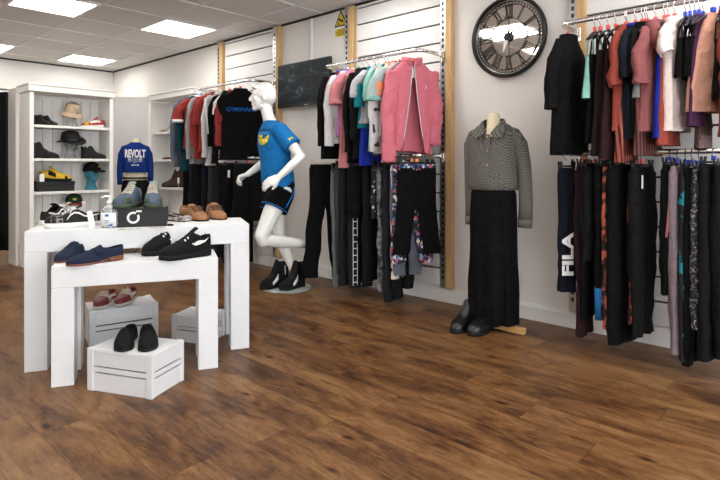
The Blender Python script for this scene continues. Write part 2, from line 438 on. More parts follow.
for k in range(60): radial(mt, 2*PI*k/60, RC-.066, RC-.04, .0035)
obj('minute_mark', mt, BLACKM, t, False)
obj('inner_ring', cyl(MB(), .148, .152, -.022, -.018), BLACKM, t, False)
NUM = {1: 'I', 2: 'II', 3: 'III', 4: 'IIII', 5: 'V', 6: 'VI', 7: 'VII', 8: 'VIII', 9: 'IX', 10: 'X', 11: 'XI', 12: 'XII'}
for h in range(1, 13):
    wds = {'I': .017, 'V': .034, 'X': .036}
    tot = sum(wds[c] for c in NUM[h]); x = -tot/2; mb = MB(); an = 2*PI*h/12
    for c in NUM[h]:
        m_ = x+wds[c]/2
        if c == 'I': radial(mb, an, .158, RC-.072, .005, m_)
        elif c == 'V': radial(mb, an, .158, RC-.072, .0065, m_-.006, -.016); radial(mb, an, .158, RC-.072, .0035, m_+.006, .016)
        else: radial(mb, an, .158, RC-.072, .0065, m_, -.022); radial(mb, an, .158, RC-.072, .0035, m_, .022)
        x += wds[c]
    radial(mb, an, .155, .16, tot); radial(mb, an, RC-.074, RC-.069, tot)
    obj('numeral', mb, BLACKM, t, False)
sp = MB()
for k in range(4): radial(sp, k*PI/2, .03, .15, .0025)
obj('spoke', sp, BLACKM, t, False)
obj('hub', cyl(MB(), .002, .035, -.034, -.013, 32), BLACKM, t, False)
mb = MB(); radial(mb, R(17), .0, .06, .018, 0, 0, -.037); obj('hour_hand', mb, BLACKM, t, False)
mb = MB(); rd = [(-.018, .03), (.018, .03), (.004, .125), (-.004, .125)]
an = R(197)
obj('minute_hand', MB().prism([(-.041, -math.sin(an)*r-math.cos(an)*u, math.cos(an)*r-math.sin(an)*u) for u, r in rd], (.003, 0, 0)), PAPER, t, False)

# ------------------------------------------------------------------ shelving, partitions, curtain
def bookcase(label, loc, rz, W, D, H, shelves):
    t = thing('bookcase', label, 'bookcase', loc, rz)
    # local: x along the front, y = 0 at the front, +y to the back
    for s in (0, 1):
        obj('side_panel', MB().box((s*W+(.0125 if s == 0 else -.0125), D/2, (H-.1)/2), (.025, D, H-.1)), SHELFW, t, False, .002)
        obj('front_stile', MB().box((s*W+(.022 if s == 0 else -.022), -.009, (H-.1)/2), (.044, .018, H-.1)), SHELFW, t, False, .002)
    bk = MB(); nb = max(3, int(W/.11)); bw = (W-.05)/nb
    for k in range(nb): bk.box((.025+bw*(k+.5), D-.008, H/2-.03), (bw-.006, .014, H-.2))
    bk.box((W/2, D+.004, H/2), (W-.04, .006, H-.12))
    obj('back_panel', bk, SHELFW, t, False, .002)
    for z in shelves: obj('shelf', MB().box((W/2, D/2-.004, z-.0125), (W-.052, D-.03, .03)), SHELFW, t, False, .002)
    c = MB().box((W/2, D/2-.01, H-.05), (W+.03, D+.05, .075)).box((W/2, D/2-.014, H-.008), (W+.05, D+.066, .02))
    obj('cornice', c, SHELFW, t, False, .004)
    obj('plinth', MB().box((W/2, .01, .045), (W-.09, .02, .09)), SHELFW, t, False, .002)
    return t
bookcase('tall white bookcase filled with hats and shoes, left of blue sweatshirt', (1.965, 6.97, 0), 0, .94, .38, 2.135, (.11, .50, .885, 1.275, 1.665))
bookcase('tall white bookcase against the side wall, partly hidden by left rail clothes', (3.7, 7.57, 0), R(-90), 1.22, .27, 2.21, (.11, .50, .885, 1.275, 1.665))
tag(obj('partition_panel', MB().box((1.95, 7.51, 1.06), (.03, .29, 2.12)), pm('cream board', (.72, .69, .64), .6, .04), None, False, .003), 'pale upright board behind the tall bookcase beside black curtain', 'panel')
pm('corner board grey', (.74, .735, .72), .6, .03)
dv = Vector((.68, -.734, 0))
tag(obj('corner_panel', MB().box((3.43, 7.80, 1.09), (.66, .02, 2.18), VIEW), MC['corner board grey'], None, False, .003), 'plain light grey board closing the corner behind blue sweatshirt', 'panel')
t = thing('curtain', 'black fitting room curtain hanging at left edge', 'curtain', (1.965, 7.75, 0))
rows = []
for z in (.15, .5, 1.0, 1.5, 2.0, 2.1):
    rows.append([(-.78+.78*i/60, .035*math.sin(i*.95+z*.3)+.01*math.sin(i*.4+z*2), z) for i in range(61)])
obj('cloth', MB().grid(rows), fab('black curtain cloth', (.012, .012, .014)), t, True, 0, None, 0, 0, .004)
obj('rail', MB().tube([(-.8, 0, 2.13), (.0, 0, 2.13)], .012), STEEL, t)
rg = MB()
for k in range(6): rg.tube([(-.7+k*.13+.02*math.cos(a), 0, 2.125+.022*math.sin(a)) for a in [2*PI*q/10 for q in range(11)]], .003, 6)
obj('ring', rg, STEEL, t)
# ------------------------------------------------------------------ clothes rails
XR, ZU, ZD = 3.6, 2.15, 1.28
def rail(label, y0, y1, z, post_ys):
    t = thing('clothes_rail', label, 'rail', (XW-.06, (y0+y1)/2, z))
    m = (y0+y1)/2; xx = XR-(XW-.06); r = .07
    pts = [(0, y0-m, 0), (xx+r, y0-m, 0)]
    pts += [(xx+r-r*math.sin(a), y0-m+r-r*math.cos(a), 0) for a in (R(30), R(60), R(90))]
    pts += [(xx+r-r*math.cos(a), y1-m-r+r*math.sin(a), 0) for a in (0, R(30), R(60), R(90))] + [(0, y1-m, 0)]
    obj('bar', MB().tube(pts, .016, 10, True, .55, (0, 0, 1)), CHROME, t)
    for y in (y0, y1):
        obj('bracket', MB().box((.012, y-m, -.01), (.04, .03, .1)).box((-.02, y-m, 0), (.05, .02, .045)), CHROME, t, False, .003)
    return t
rail('upper chrome rail of sweatshirts behind running mannequin', 5.0, 6.15, ZU, 0)
rail('lower chrome rail of dark trousers behind running mannequin', 5.0, 6.15, ZD, 0)
rail('upper chrome rail with pink jacket on its near end', 2.67, 3.82, ZU, 0)
rail('lower chrome rail of leggings beneath pink jacket', 2.67, 3.82, ZD, 0)
rail('upper chrome rail of tops on right side near clock', .32, 1.50, ZU, 0)
rail('lower chrome rail of leggings on right side of the photo', .32, 1.50, ZD, 0)

# ------------------------------------------------------------------ garments
HMESH = {}
def hm(key, fn):
    if key not in HMESH: HMESH[key] = fn()
    return HMESH[key]
def hook_mb(h):
    pts = [(0, 0, 0), (0, 0, h-.035)]
    pts += [(.018-.018*math.cos(a), 0, h-.035+.022*math.sin(a)+.018*0) for a in [PI*q/8 for q in range(1, 9)]]
    pts = [(p[0]-.018 if i > 0 and i > 1 else p[0], p[1], p[2]) for i, p in enumerate(pts)]
    pts = [(0, 0, 0), (0, 0, h-.062), (-.02, 0, h-.045)] + [(-.021*math.cos(a), 0, h-.028+.026*math.sin(a)) for a in [PI*q/8 for q in range(0, 8)]]
    return MB().tube(pts, .0022, 6)
MARK = {'pink': pm('coral size tab', (.75, .12, .1), .4), 'blue': pm('blue size tab', (.04, .08, .55), .4), 'green': pm('green size tab', (.1, .45, .3), .4),
        'white': pm('white size tab', (.75, .75, .75), .4), 'orange': pm('orange size tab', (.7, .22, .06), .4)}
def hanger(label, loc, rz, mark, group, W=.19, kind='top', z_rail=ZU, matl=None):
    t = thing('clothes_hanger', label, 'hanger', loc, rz, group)
    hk = z_rail+.016-loc[2]
    obj('hook', hm(('hook', kind, round(hk, 3)), lambda: hook_mb(hk).mesh('hook')), CHROME if kind == 'top' else BLACKM, t)
    if kind == 'top':
        def arm():
            mb = MB(); pts = [(-W*.9, 0, -.075), (-W*.6, 0, -.045), (-W*.25, 0, -.012), (0, 0, .004), (W*.25, 0, -.012), (W*.6, 0, -.045), (W*.9, 0, -.075)]
            return mb.tube(pts, [.006, .009, .011, .013, .011, .009, .006], 8, True, .55, (0, 1, 0)).mesh('arm')
        obj('arm', hm(('arm', round(W, 3)), arm), BLACKP, t)
        obj('size_marker', hm(('mk', mark), lambda: MB().box((0, 0, .022), (.028, .016, .026)).mesh('size_marker', False)), MARK[mark], t)
    else:
        obj('bar', hm(('bar', W, bool(matl)), lambda: MB().tube([(-W, 0, 0), (W, 0, 0)], .006, 8).mesh('bar')), matl or BLACKP, t)
        def clip(): 
            return MB().box((0, -.008, -.012), (.022, .006, .05), M=Matrix.Rotation(R(8), 3, 'X')).box((0, .008, -.012), (.022, .006, .05), M=Matrix.Rotation(R(-8), 3, 'X')).mesh('clip', False)
        for s in (-1, 1): obj('clip', hm(('clip', bool(matl)), clip), matl or BLACKP, t, loc=(s*W*.82, 0, .018))
        obj('size_marker', hm(('mk', mark), lambda: MB().box((0, 0, .022), (.028, .016, .026)).mesh('size_marker', False)), MARK[mark], t)
    return t
def body_rings(W, Ln, T, flare, fold, ph, neck=(.075, .045), e=2.5):
    prof = [(0, neck[0], neck[1]), (.012, neck[0]*1.12, neck[1]*1.08), (.04, W*.56, T*.85), (.07, W*.82, T*.92), (.1, W*.97, T), (.15, W, T*1.05)]
    for k in range(1, 14):
        q = k/13; prof.append((.15+(Ln-.15)*q, W*(1+(flare-1)*q-.05*math.sin(PI*q)), T*(1.05+.25*q)))
    rings = []
    for d, a, b in prof:
        q = max(0, (d-.1)/Ln)
        rings.append(sring(a, b, Ln-d, 40, e, fold*q**.7, 7, ph+d*1.5))
    return rings
def sleeve_mb(s, W, Ln, T, ln, r0, r1, spread, seed, wav=.004):
    rd = random.Random(seed); n = max(5, int(ln/.06)); pts = []; rr = []
    for k in range(n+1):
        q = k/n
        x = s*(W*.80+W*.22*min(1, q*3)+spread*math.sin(min(1, q*1.2)*PI*.5))
        pts.append((x, rd.uniform(-1, 1)*wav*2-.012*q, Ln-.085-ln*q)); rr.append((r0+(r1-r0)*q)*(1+rd.uniform(-.06, .06)))
    k0 = pts[0]; pts = [(s*W*.62, 0, Ln-.052), (s*W*.74, 0, Ln-.066)]+pts[1:]; rr = [.018, .038, r0*.92]+rr[2:]
    c0 = sum(p[0] for p in pts)/len(pts)
    return MB().tube(pts, rr, 18, False, .55, (1, 0, 0)).crumple(.016, 14, 6, seed % 50, c0)
COUNT = [0]
def top(name, short, place, X, Y, rz, Ln, W=.2, T=.03, kind='tee', m=None, trim=None, sm=None, flare=1.03, fold=.008, mark='pink',
        slen=None, cat='top', extra=None, ctrim=None, zn=None, hgroup='clothes hangers on the upper rails', sprd=None):
    COUNT[0] += 1; sd = COUNT[0]; rd = random.Random(sd*13)
    zn = zn or ZU-.095
    hanger('black hanger holding the ' + short, (X, Y, zn), rz, mark, hgroup, W*.92 if W > .12 else .15)
    t = thing(name, short+' '+place, cat, (X, Y, zn-Ln), rz, 'tops hanging '+place)
    ph = rd.uniform(0, 6)
    sm = sm or m
    if kind in ('tee', 'long', 'jacket'):
        rg = body_rings(W, Ln, T, flare, fold, ph)
        obj('body', MB().loft(rg, False, False).crumple(.014 if T < .05 else .02, 9, 2.4, sd, 0, 0, Ln, .4), m, t)
        if kind == 'tee': ln, r0, r1, sp = slen or .2, .052, .064, .012
        else: ln, r0, r1, sp = slen or min(.56, Ln*.9), .058, .044, .012
        if sprd is not None: sp = sprd
        for s in (-1, 1):
            so = obj('sleeve', sleeve_mb(s, W, Ln, T, ln, r0, r1, sp, sd*7+s), sm, t)
            if ctrim:
                z = Ln-.085-ln; xx = s*(W*1.02+sp)
                obj('cuff', MB().tube([(xx, -.012, z+.028), (xx, -.012, z-.004)], r1*1.08, 14, True, .64, (1, 0, 0)), ctrim, so)
        cm = trim or m
        cr = [sring(.079+dx, .049+dx, Ln+dz, 28, 2.2) for dx, dz in ((.004, -.014), (.002, .006), (-.006, .008), (-.008, -.01))]
        obj('collar' if kind != 'tee' else 'neckband', MB().loft(cr, False, False), cm, t)
        obj('hem', MB().loft([sring(W*flare*1.012, T*1.34, z, 40, 2.5, fold*.9, 7, ph+Ln*1.5) for z in (.022, 0)], False, False), m, t)
        if kind == 'jacket':
            z = MB(); z.box((0, -T*1.22, Ln*.47), (.008, .006, Ln*.92)); obj('zip', z, STEEL, t, False)
    elif kind in ('vest', 'dress', 'bra'):
        dtop = {'vest': .17, 'dress': .15, 'bra': .14}[kind]
        prof = []
        for k in range(14):
            q = k/13; prof.append((dtop+(Ln-dtop)*q, W*(.72+(flare-.72)*q**.8), T*(.9+.3*q)))
        obj('body', MB().loft([sring(a, b, Ln-d, 40, 2.5, fold*((d-dtop)/Ln+.1), 7, ph+d) for d, a, b in prof], False, False).crumple(.013, 10, 2.2, sd, 0, 0, Ln-dtop, .3), m, t)
        for s in (-1, 1):
            for yy in (-1, 1):
                obj('strap', MB().tube([(s*W*.32, 0, Ln-.025), (s*W*.42, yy*T*.6, Ln-.07), (s*W*.5, yy*T*.8, Ln-dtop-.01)], .012, 8, True, .3, (1, 0, 0)), trim or m, t)
        obj('neckline', MB().loft([sring(W*.735, T*.95, Ln-dtop+z, 40, 2.5) for z in (.008, -.012)], False, False), trim or m, t)
    elif kind == 'drape':
        prof = [(0, .05, .02), (.05, .07, .03), (.15, W*.55, T), (.22, W*.68, T), (.3, W*.78, T), (Ln*.65, W*.88, T), (Ln*.75, W*.95, T), (Ln*.88, W*.98, T), (Ln, W, T*1.1)]
        obj('body', MB().loft([sring(a, b, Ln-d, 40, 2.4, fold*d/Ln, 6, ph+d) for d, a, b in prof], False, False), m, t)
        obj('hem', MB().loft([sring(W*1.01, T*1.13, z, 40, 2.4, fold, 6, ph+Ln) for z in (.015, 0)], False, False), m, t)
    if rd.random() < .3:
        obj('price_tag', MB().box((W*.5, -T-.012, Ln-.16), (.03, .002, .06), .2), PAPER, t, False)
    if extra: extra(t, W, Ln, T)
    return t
def bottoms(name, short, place, X, Y, rz, Ln, W=.14, T=.03, m=None, hem=.05, kind='leg', cat='trousers', mark='pink', m2=None, fold=.004, gap=.0, matl=None,
            hgroup='clip hangers on the lower rails', extra=None, band=None, tag_=False):
    COUNT[0] += 1; sd = COUNT[0]; rd = random.Random(sd*17)
    zn = ZD-.075+rd.uniform(-.018, .018)
    hanger('clip hanger holding the ' + short, (X, Y, zn), rz, mark, hgroup, W*1.0, 'clip', ZD, matl)
    zt = zn-.012
    t = thing(name, short+' '+place, cat, (X, Y, zt-Ln), rz, 'bottoms hanging '+place); ph = rd.uniform(0, 6)
    obj('waistband', MB().loft([sring(W*a, T*b, Ln-d, 32, 2.8, .002, 5, ph) for d, a, b in ((-.002, .92, .5), (0, .97, .55), (.02, .99, .7), (.045, 1.0, .85), (.046, .96, .8))], True, False), band or m, t)
    if kind == 'skirt':
        pr = [(.04, W, T*.85), (.15, W*1.05, T), (Ln*.6, W*1.08, T*1.1), (Ln, W*1.1, T*1.2)]
        obj('skirt_body', MB().loft([sring(a, b, Ln-d, 40, 2.6, fold*2*d/Ln, 7, ph+d) for d, a, b in pr], False, False), m, t)
    else:
        cr = min(.3, Ln*.7)
        for s in (-1, 1):
            rings = []; wob = [rd.uniform(-1, 1) for _ in range(16)]
            ds = [.03, .1, .18, cr] + [cr+(Ln-cr)*k/9 for k in range(1, 10)]
            for i, d in enumerate(ds):
                if d <= cr: hw = W*(.54+.0*d); cx = s*W*.47
                else:
                    q = (d-cr)/(Ln-cr); hw = W*.53+(hem-W*.53)*q**.8; cx = s*(W*.48+gap*q)+.006*wob[i]
                rings.append(sring(hw, T*(.85+.15*min(1, d/cr))*(1 if d < cr else (1-.25*(d-cr)/(Ln-cr))), Ln-d, 20, 2.3, fold, 4, ph+d*6+s, cx, .006*wob[i+2]*(d/Ln)))
            obj('leg', MB().loft(rings, False, False).crumple(.012, 12, 2.6, sd+s*.5, s*W*.48, 0, Ln, .3), (m2 or m) if s < 0 else m, t)
    if tag_: obj('price_tag', MB().box((-W*.6, -T-.008, Ln-.09), (.026, .002, .08), .15), PAPER, t, False)
    if extra: extra(t, W, Ln, T)
    return t
# colours of cloth
K = fab('black jersey', (.003, .003, .0034)); K2 = fab('washed black jersey', (.0058, .0058, .0064)); CH = fab('charcoal jersey', (.0125, .0135, .016))
DG = fab('dark grey marl', (.04, .041, .045)); NV = fab('dark navy jersey', (.007, .009, .016)); MG = patterned('mid grey marl', 'noise', [(.3, (.2, .2, .21)), (.7, (.3, .3, .31))], 60, .9, interp='LINEAR')
LG = patterned('light grey marl', 'noise', [(.3, (.46, .45, .46)), (.7, (.58, .57, .58))], 50, .9, interp='LINEAR')
GB = fab('grey blue sweat', (.085, .1, .135)); RED = fab('brick red jersey', (.24, .032, .027)); RED2 = fab('rust red jersey', (.25, .05, .036)); TEALD = fab('dark teal jersey', (.007, .04, .052))
TEAL = fab('teal jersey', (.01, .17, .2)); MINT = fab('mint jersey', (.22, .47, .41)); GMINT = fab('grey mint jersey', (.36, .46, .45)); BLUE = fab('royal blue jersey', (.012, .03, .3))
MAUVE = fab('mauve jersey', (.38, .16, .36)); SALMON = fab('dusty pink jersey', (.44, .16, .17)); PINK = fab('pink shell cloth', (.6, .16, .21), .7, .06); PINKD = fab('pink lining', (.52, .12, .17))
ORANGE = fab('orange jersey', (.75, .25, .11)); MAROON = fab('dark maroon jersey', (.024, .009, .01)); BROWNK = fab('brown black jersey', (.013, .008, .008)); ROSE = fab('dusty rose crepe', (.21, .07, .072))
WHITEC = fab('white cotton', (.74, .69, .68)); PALE = fab('pale pink cotton', (.68, .57, .55)); PURPLE = fab('plum jersey', (.055, .02, .055)); PEACH = fab('peach crepe', (.5, .26, .19))
LILAC = fab('lilac grey jersey', (.42, .39, .42)); MGREY = fab('mauve grey jersey', (.2, .155, .17)); OLIVE = fab('dark olive cloth', (.03, .032, .028)); DMAR = fab('deep maroon jersey', (.1, .02, .028))
STRIPE = patterned('coral pleat stripe', 'wave', [(.0, (.03, .012, .012)), (.4, (.36, .085, .058))], 18, .85)
BRSTR = patterned('brown stripe', 'wave', [(.0, (.02, .01, .01)), (.5, (.14, .04, .035))], 14, .85)
TWEED = patterned('brown tweed', 'noise', [(.35, (.07, .035, .035)), (.6, (.17, .11, .11))], 90, .95, interp='LINEAR')
CAMO = patterned('grey camouflage', 'noise', [(0, (.03, .03, .032)), (.45, (.1, .1, .105)), (.56, (.2, .2, .21))], 22)
SPLAT = patterned('black with white splash', 'noise', [(0, (.012, .012, .013)), (.6, (.5, .5, .5))], 26)
FLORAL = patterned('multicolour floral print', 'voronoi', [(0, (.012, .012, .02)), (.35, (.03, .06, .2)), (.5, (.5, .09, .12)), (.62, (.6, .55, .52)), (.72, (.02, .03, .06)), (.88, (.1, .25, .4))], 48)
TIED = patterned('coral and black blotch', 'noise', [(0, (.012, .01, .01)), (.47, (.12, .03, .02)), (.52, (.45, .1, .065))], 8, stretch=(2, 2, 1.8))
SPARK = patterned('grey sparkle', 'voronoi', [(0, (.02, .02, .022)), (.75, (.16, .16, .17)), (.9, (.4, .4, .42))], 110, .6)
TEALK = patterned('black with teal patches', 'noise', [(0, (.012, .013, .014)), (.58, (.01, .2, .24))], 10, stretch=(1, 1, .8))
WTEXT = fab('white print', (.78, .78, .78)); BTEXT = fab('blue print', (.01, .1, .35)); YTEXT = fab('yellow print', (.75, .6, .03))
def rj(): return R(random.uniform(-7, 7))
UL = 'on the left upper rail'; ML = 'on the middle upper rail'; RU = 'on the right upper rail'
LL = 'on the left lower rail'; MLo = 'on the middle lower rail'; RL = 'on the right lower rail'

# --- left upper rail (behind the running mannequin)
top('hooded_top', 'grey blue long sleeved top at the far end', UL, XR, 6.283, rj(), .88, .21, .034, 'long', GB, mark='white', slen=.72)
top('long_top', 'dark teal long top behind the red white-trimmed tee', UL, XR, 6.136, rj(), .93, .21, .03, 'long', TEALD, mark='blue', slen=.6)
top('t_shirt', 'red tee with white sleeve trim', UL, XR, 6.028, R(-14), .66, .22, .036, 'tee', RED, WTEXT, ctrim=WTEXT, mark='blue', slen=.25, sprd=.07)
top('sweatshirt', 'mid grey sweatshirt between two red tops', UL, XR, 5.935, rj(), .84, .21, .036, 'long', MG, mark='white', slen=.7)
top('long_top', 'brick red long sleeved top beside the grey sweatshirt', UL, XR, 5.798, rj(), .78, .21, .034, 'long', RED, mark='blue')
top('t_shirt', 'brick red loose tee in front of long red top', UL, XR, 5.675, R(-12), .7, .22, .036, 'tee', RED, mark='pink', slen=.3)
top('sweatshirt', 'pale grey sweatshirt with long sleeves', UL, XR, 5.578, rj(), .86, .21, .036, 'long', LG, mark='white', slen=.68)
def three(t, W, Ln, T):
    for s in (-1, 1):
        for k in range(3):
            y = -.026+.02*k
            pts = [(s*(W*.5), y*.8, Ln-.028), (s*(W*.86), y, Ln-.06)]+[(s*(W*1.02+.012+.075-.03*q), y-.01*q, Ln-.1-.4*q) for q in (.0, .3, .6, 1)]
            obj('sleeve_stripe', MB().tube(pts, .006, 6, True, .4), WTEXT, t)
top('track_top', 'black track top with three white sleeve stripes', UL, XR, 5.419, R(-8), .84, .21, .036, 'long', K, mark='pink', extra=three)
top('long_top', 'dark red long sleeved top behind black lettered sweatshirt', UL, XR, 5.286, rj(), .76, .21, .034, 'long', RED, mark='pink')
top('long_top', 'white long top peeping below black lettered sweatshirt', UL, XR, 5.254, R(-34), .83, .2, .03, 'tee', WHITEC, mark='white', slen=.2)
def gym(t, W, Ln, T):
    mb = wrap(text_mesh('GYMSHARK', .062, .0006, .0008), lambda x, y, z: (x+.01, -T*1.05*(1-abs(x/W)**2.5)**.4-.008-z, Ln-.235+y))
    obj('lettering', mb, BTEXT, t, False)
top('sweatshirt', 'black sweatshirt lettered in blue, facing out', UL, XR-.03, 5.154, R(-36), .8, .23, .05, 'long', K, mark='pink', extra=gym, slen=.6, fold=.005)
# --- left lower rail
for px, mm, nm, ln, ww in ((183, K, 'black slim trousers at the far end', 1.08, .13), (188.5, CH, 'charcoal trousers second from the far end', 1.0, .13), (195, K2, 'washed black trousers with white logo', 1.02, .14),
                       (202, NV, 'dark navy trousers beside the washed black pair', 1.05, .14), (209, OLIVE, 'dark olive trousers near middle', 1.05, .14), (216, CH, 'charcoal trousers next to wide black ones', 1.08, .14)):
    yv = {183: 6.226, 188.5: 6.093, 195: 5.941, 202: 5.782, 209: 5.628, 216: 5.48}[px]
    bottoms('trousers', nm, LL, XR, yv, rj(), ln, ww, .036, mm, .07)
bottoms('trousers', 'wide black joggers with white tag', LL, XR-.02, 5.225, R(-28), 1.1, .17, .05, K, .085, gap=.01, tag_=True)
bottoms('shorts', 'loose black shorts nearest the mannequin hand', LL, XR-.02, 4.991, R(-32), .62, .18, .05, K2, .11)
# --- middle upper rail
top('jacket', 'black jacket at the far end', ML, XR, 3.623, rj(), .8, .2, .03, 'long', K, mark='blue', slen=.6)
top('long_top', 'maroon and black long top next to black jacket', ML, XR, 3.568, rj(), .62, .19, .028, 'long', DMAR, mark='blue', slen=.5)
top('sweatshirt', 'light grey sweatshirt near the screen', ML, XR, 3.499, rj(), .66, .21, .034, 'long', LG, mark='blue', slen=.6)
top('t_shirt', 'mauve tee before dusty pink tee', ML, XR, 3.422, rj(), .6, .2, .03, 'tee', MAUVE, mark='white')
top('t_shirt', 'long dusty pink tee', ML, XR, 3.36, R(-8), .88, .21, .034, 'tee', SALMON, mark='green', slen=.24, sprd=.05)
top('long_top', 'black long sleeved top in front of dusty pink tee', ML, XR, 3.302, rj(), .84, .2, .034, 'long', K, mark='white', slen=.66)
top('jacket', 'charcoal black jacket with zip', ML, XR, 3.242, rj(), .8, .2, .034, 'jacket', K2, mark='white')
top('t_shirt', 'dark teal tee beside black jacket', ML, XR, 3.164, rj(), .54, .2, .03, 'tee', TEAL, mark='white', slen=.28)
top('t_shirt', 'lilac grey tee above the royal blue dress', ML, XR, 3.117, R(-10), .5, .2, .03, 'tee', LILAC, mark='white', slen=.2, sprd=.05)
top('dress', 'royal blue sleeveless dress', ML, XR, 3.149, rj(), .86, .2, .034, 'vest', BLUE, mark='green')
top('t_shirt', 'mint green tee', ML, XR, 3.026, R(-6), .74, .2, .034, 'tee', MINT, mark='green', slen=.24)
top('vest_top', 'narrow black vest between mint and grey tops', ML, XR, 3.04, rj(), .6, .19, .028, 'vest', K, mark='orange')
top('sweatshirt', 'pale grey long sleeved top beside mint tee', ML, XR, 2.957, rj(), .76, .21, .034, 'long', LG, mark='orange', slen=.66)
top('t_shirt', 'grey mint raglan tee with mint sleeve edge', ML, XR, 2.88, R(-14), .62, .21, .034, 'tee', LILAC, sm=GMINT, ctrim=MINT, mark='orange', slen=.24, sprd=.06)
top('long_top', 'charcoal long top behind pink jacket', ML, XR, 3.0, rj(), .78, .2, .034, 'long', DG, mark='orange', slen=.62)
top('t_shirt', 'orange tee just behind pink jacket', ML, XR, 2.93, rj(), .46, .19, .03, 'tee', ORANGE, mark='pink')
# pink zip jacket, open, on the near end and turned to the shop
def pink_jacket():
    X, Y, zn, Ln, W, T = XR-.02, 2.735, 2.05, .75, .188, .055
    rz = R(-37)
    hanger('black hanger holding the pink zip jacket', (X, Y, zn), rz, 'orange', 'clothes hangers on the upper rails', .19)
    t = thing('jacket', 'pink zip jacket hanging open on near end of middle rail', 'jacket', (X, Y, zn-Ln), rz)
    prof = [(.0, .075, .05), (.03, .12, .055), (.06, W*.8, T*.95), (.1, W*.97, T), (.16, W, T*1.05), (.3, W, T*1.1), (.45, W*1.0, T*1.15), (.6, W*1.02, T*1.2), (Ln, W*.99, T*1.1)]
    rows = []
    for d, a, b in prof:
        q = d/Ln; r = []
        g0 = R(4+20*q) ; n = 44
        for j in range(n+1):
            th = -PI/2+g0*(.2+1.1*q) + (2*PI-g0*(.4+1.7*q))*j/n
            c, s_ = math.cos(th), math.sin(th)
            fo = .008*q*math.sin(8*th+d*5)+.003*math.sin(15*th+d*17)
            r.append((a*math.copysign(abs(c)**.8, c)+fo*c-.02*q, b*math.copysign(abs(s_)**.8, s_)+fo*1.2, Ln-d-(.03*q*max(0, c) if c > 0 else -.0)))
        rows.append(r)
    bo = obj('body', MB().grid(rows).crumple(.016, 11, 5, 3, 0, 0, Ln, .3), PINK, t, True, 0, None, 0, 1, .004)
    for s in (-1, 1):
        n = 18; pts = []; rr = []; rd = random.Random(5+s)
        ln = .74 if s < 0 else .6
        for k in range(n+1):
            q = k/n
            pts.append((s*(W*.78+.06*min(1, q*2.2)-.02*q*(s > 0)), -.03*math.sin(q*2.2)-(.02 if s < 0 else -.02)*q, Ln-.075-ln*q)); rr.append((.074-.02*q)*(1+.09*rd.uniform(-1, 1)))
        so = obj('sleeve', MB().tube(pts, rr, 20, True, .72, (1, 0, 0)).crumple(.022, 14, 9, 3+s, s*W*.9), PINK, t, True, 0, None, 0, 1)
        p = pts[-1]
        obj('cuff', MB().tube([(p[0], p[1], p[2]+.03), (p[0], p[1], p[2]-.012)], [.061, .055], 16, True, .74, (1, 0, 0)), PINK, so)
    cr = []
    for dx, dz in ((.008, -.025), (.012, .02), (.008, .045)):
        cr.append([((.075+dx)*math.cos(th), (.052+dx)*math.sin(th), Ln+dz-.018*max(0, -math.sin(th))) for th in [R(-72)+R(324)*j/28 for j in range(29)]])
    obj('collar', MB().grid(cr), PINK, t, True, 0, None, 0, 0, .005)
    zp = MB()
    for side in (0, -1):
        zp.tube([(p[side][0], p[side][1]-.004, p[side][2]) for p in rows[1:]], .004, 6)
    obj('zip', zp, STEEL, t)
    obj('neck_label', MB().box((0, .02, Ln-.055), (.04, .003, .06)), PAPER, t, False)
    obj('price_tag', MB().box((-.01, -.045, Ln-.1), (.036, .002, .07), .1), PAPER, t, False)
    dm = MB().tube([(W*.5+.014*math.cos(2*PI*q/10), -T*1.06, Ln-.21+.014*math.sin(2*PI*q/10)) for q in range(11)], .002, 6)
    obj('chest_emblem', dm, WTEXT, t)
pink_jacket()
# --- middle lower rail
WOODH = pm('pale wood hanger', (.6, .5, .36), .5, .1)
bottoms('trousers', 'black flared trousers on pale wooden clip hanger', MLo, XR-.02, 3.782, R(-36), 1.08, .145, .032, K, .075, gap=.075, matl=WOODH, mark='white')
bottoms('leggings', 'grey leggings with pale side line beside wooden hanger', MLo, XR, 3.569, rj(), 1.1, .13, .028, DG, .05, mark='blue', m2=fab('grey stripe jersey', (.12, .13, .13)))
bottoms('leggings', 'dark grey leggings third from far end', MLo, XR, 3.517, rj(), 1.0, .13, .03, DG, .05, mark='blue')
bottoms('joggers', 'charcoal navy joggers with tiny white logo', MLo, XR, 3.453, rj(), 1.1, .135, .034, CH, .065, mark='blue')
LADD = None
def ladder(t, W, Ln, T):
    mb = MB(); x = -W*.62; y = -T*1.02-.004
    for s in (-1, 1): mb.tube([(x+s*.022, y, Ln-.3), (x+s*.022+.005, y+.006, .03)], .003, 6)
    k = 0
    while Ln-.32-.06*k > .05:
        mb.box((x, y-.001, Ln-.32-.06*k), (.045, .005, .007)); k += 1
    obj('ladder_print', mb, WTEXT, t, False)
bottoms('leggings', 'dark grey leggings with white ladder print', MLo, XR, 3.328, R(-14), 1.1, .14, .034, CH, .06, mark='blue', extra=ladder)
bottoms('shorts', 'black shorts over the ladder print leggings', MLo, XR-.02, 3.27, R(-20), .45, .15, .04, K, .085, cat='shorts', mark='white')
bottoms('joggers', 'black joggers behind black shorts', MLo, XR, 3.186, rj(), 1.02, .14, .036, K2, .07, mark='white')
bottoms('leggings', 'black leggings splashed white near waist', MLo, XR, 3.068, rj(), .46, .13, .03, SPLAT, .07, mark='white')
bottoms('leggings', 'grey camouflage leggings', MLo, XR, 3.017, rj(), 1.05, .135, .032, CAMO, .055, mark='orange')
bottoms('trousers', 'charcoal trousers reaching lowest', MLo, XR, 2.95, rj(), 1.13, .135, .034, CH, .065, mark='orange')
bottoms('leggings', 'pale pink leggings showing as thin strip', MLo, XR, 2.868, rj(), .95, .13, .028, PALE, .05, mark='orange')
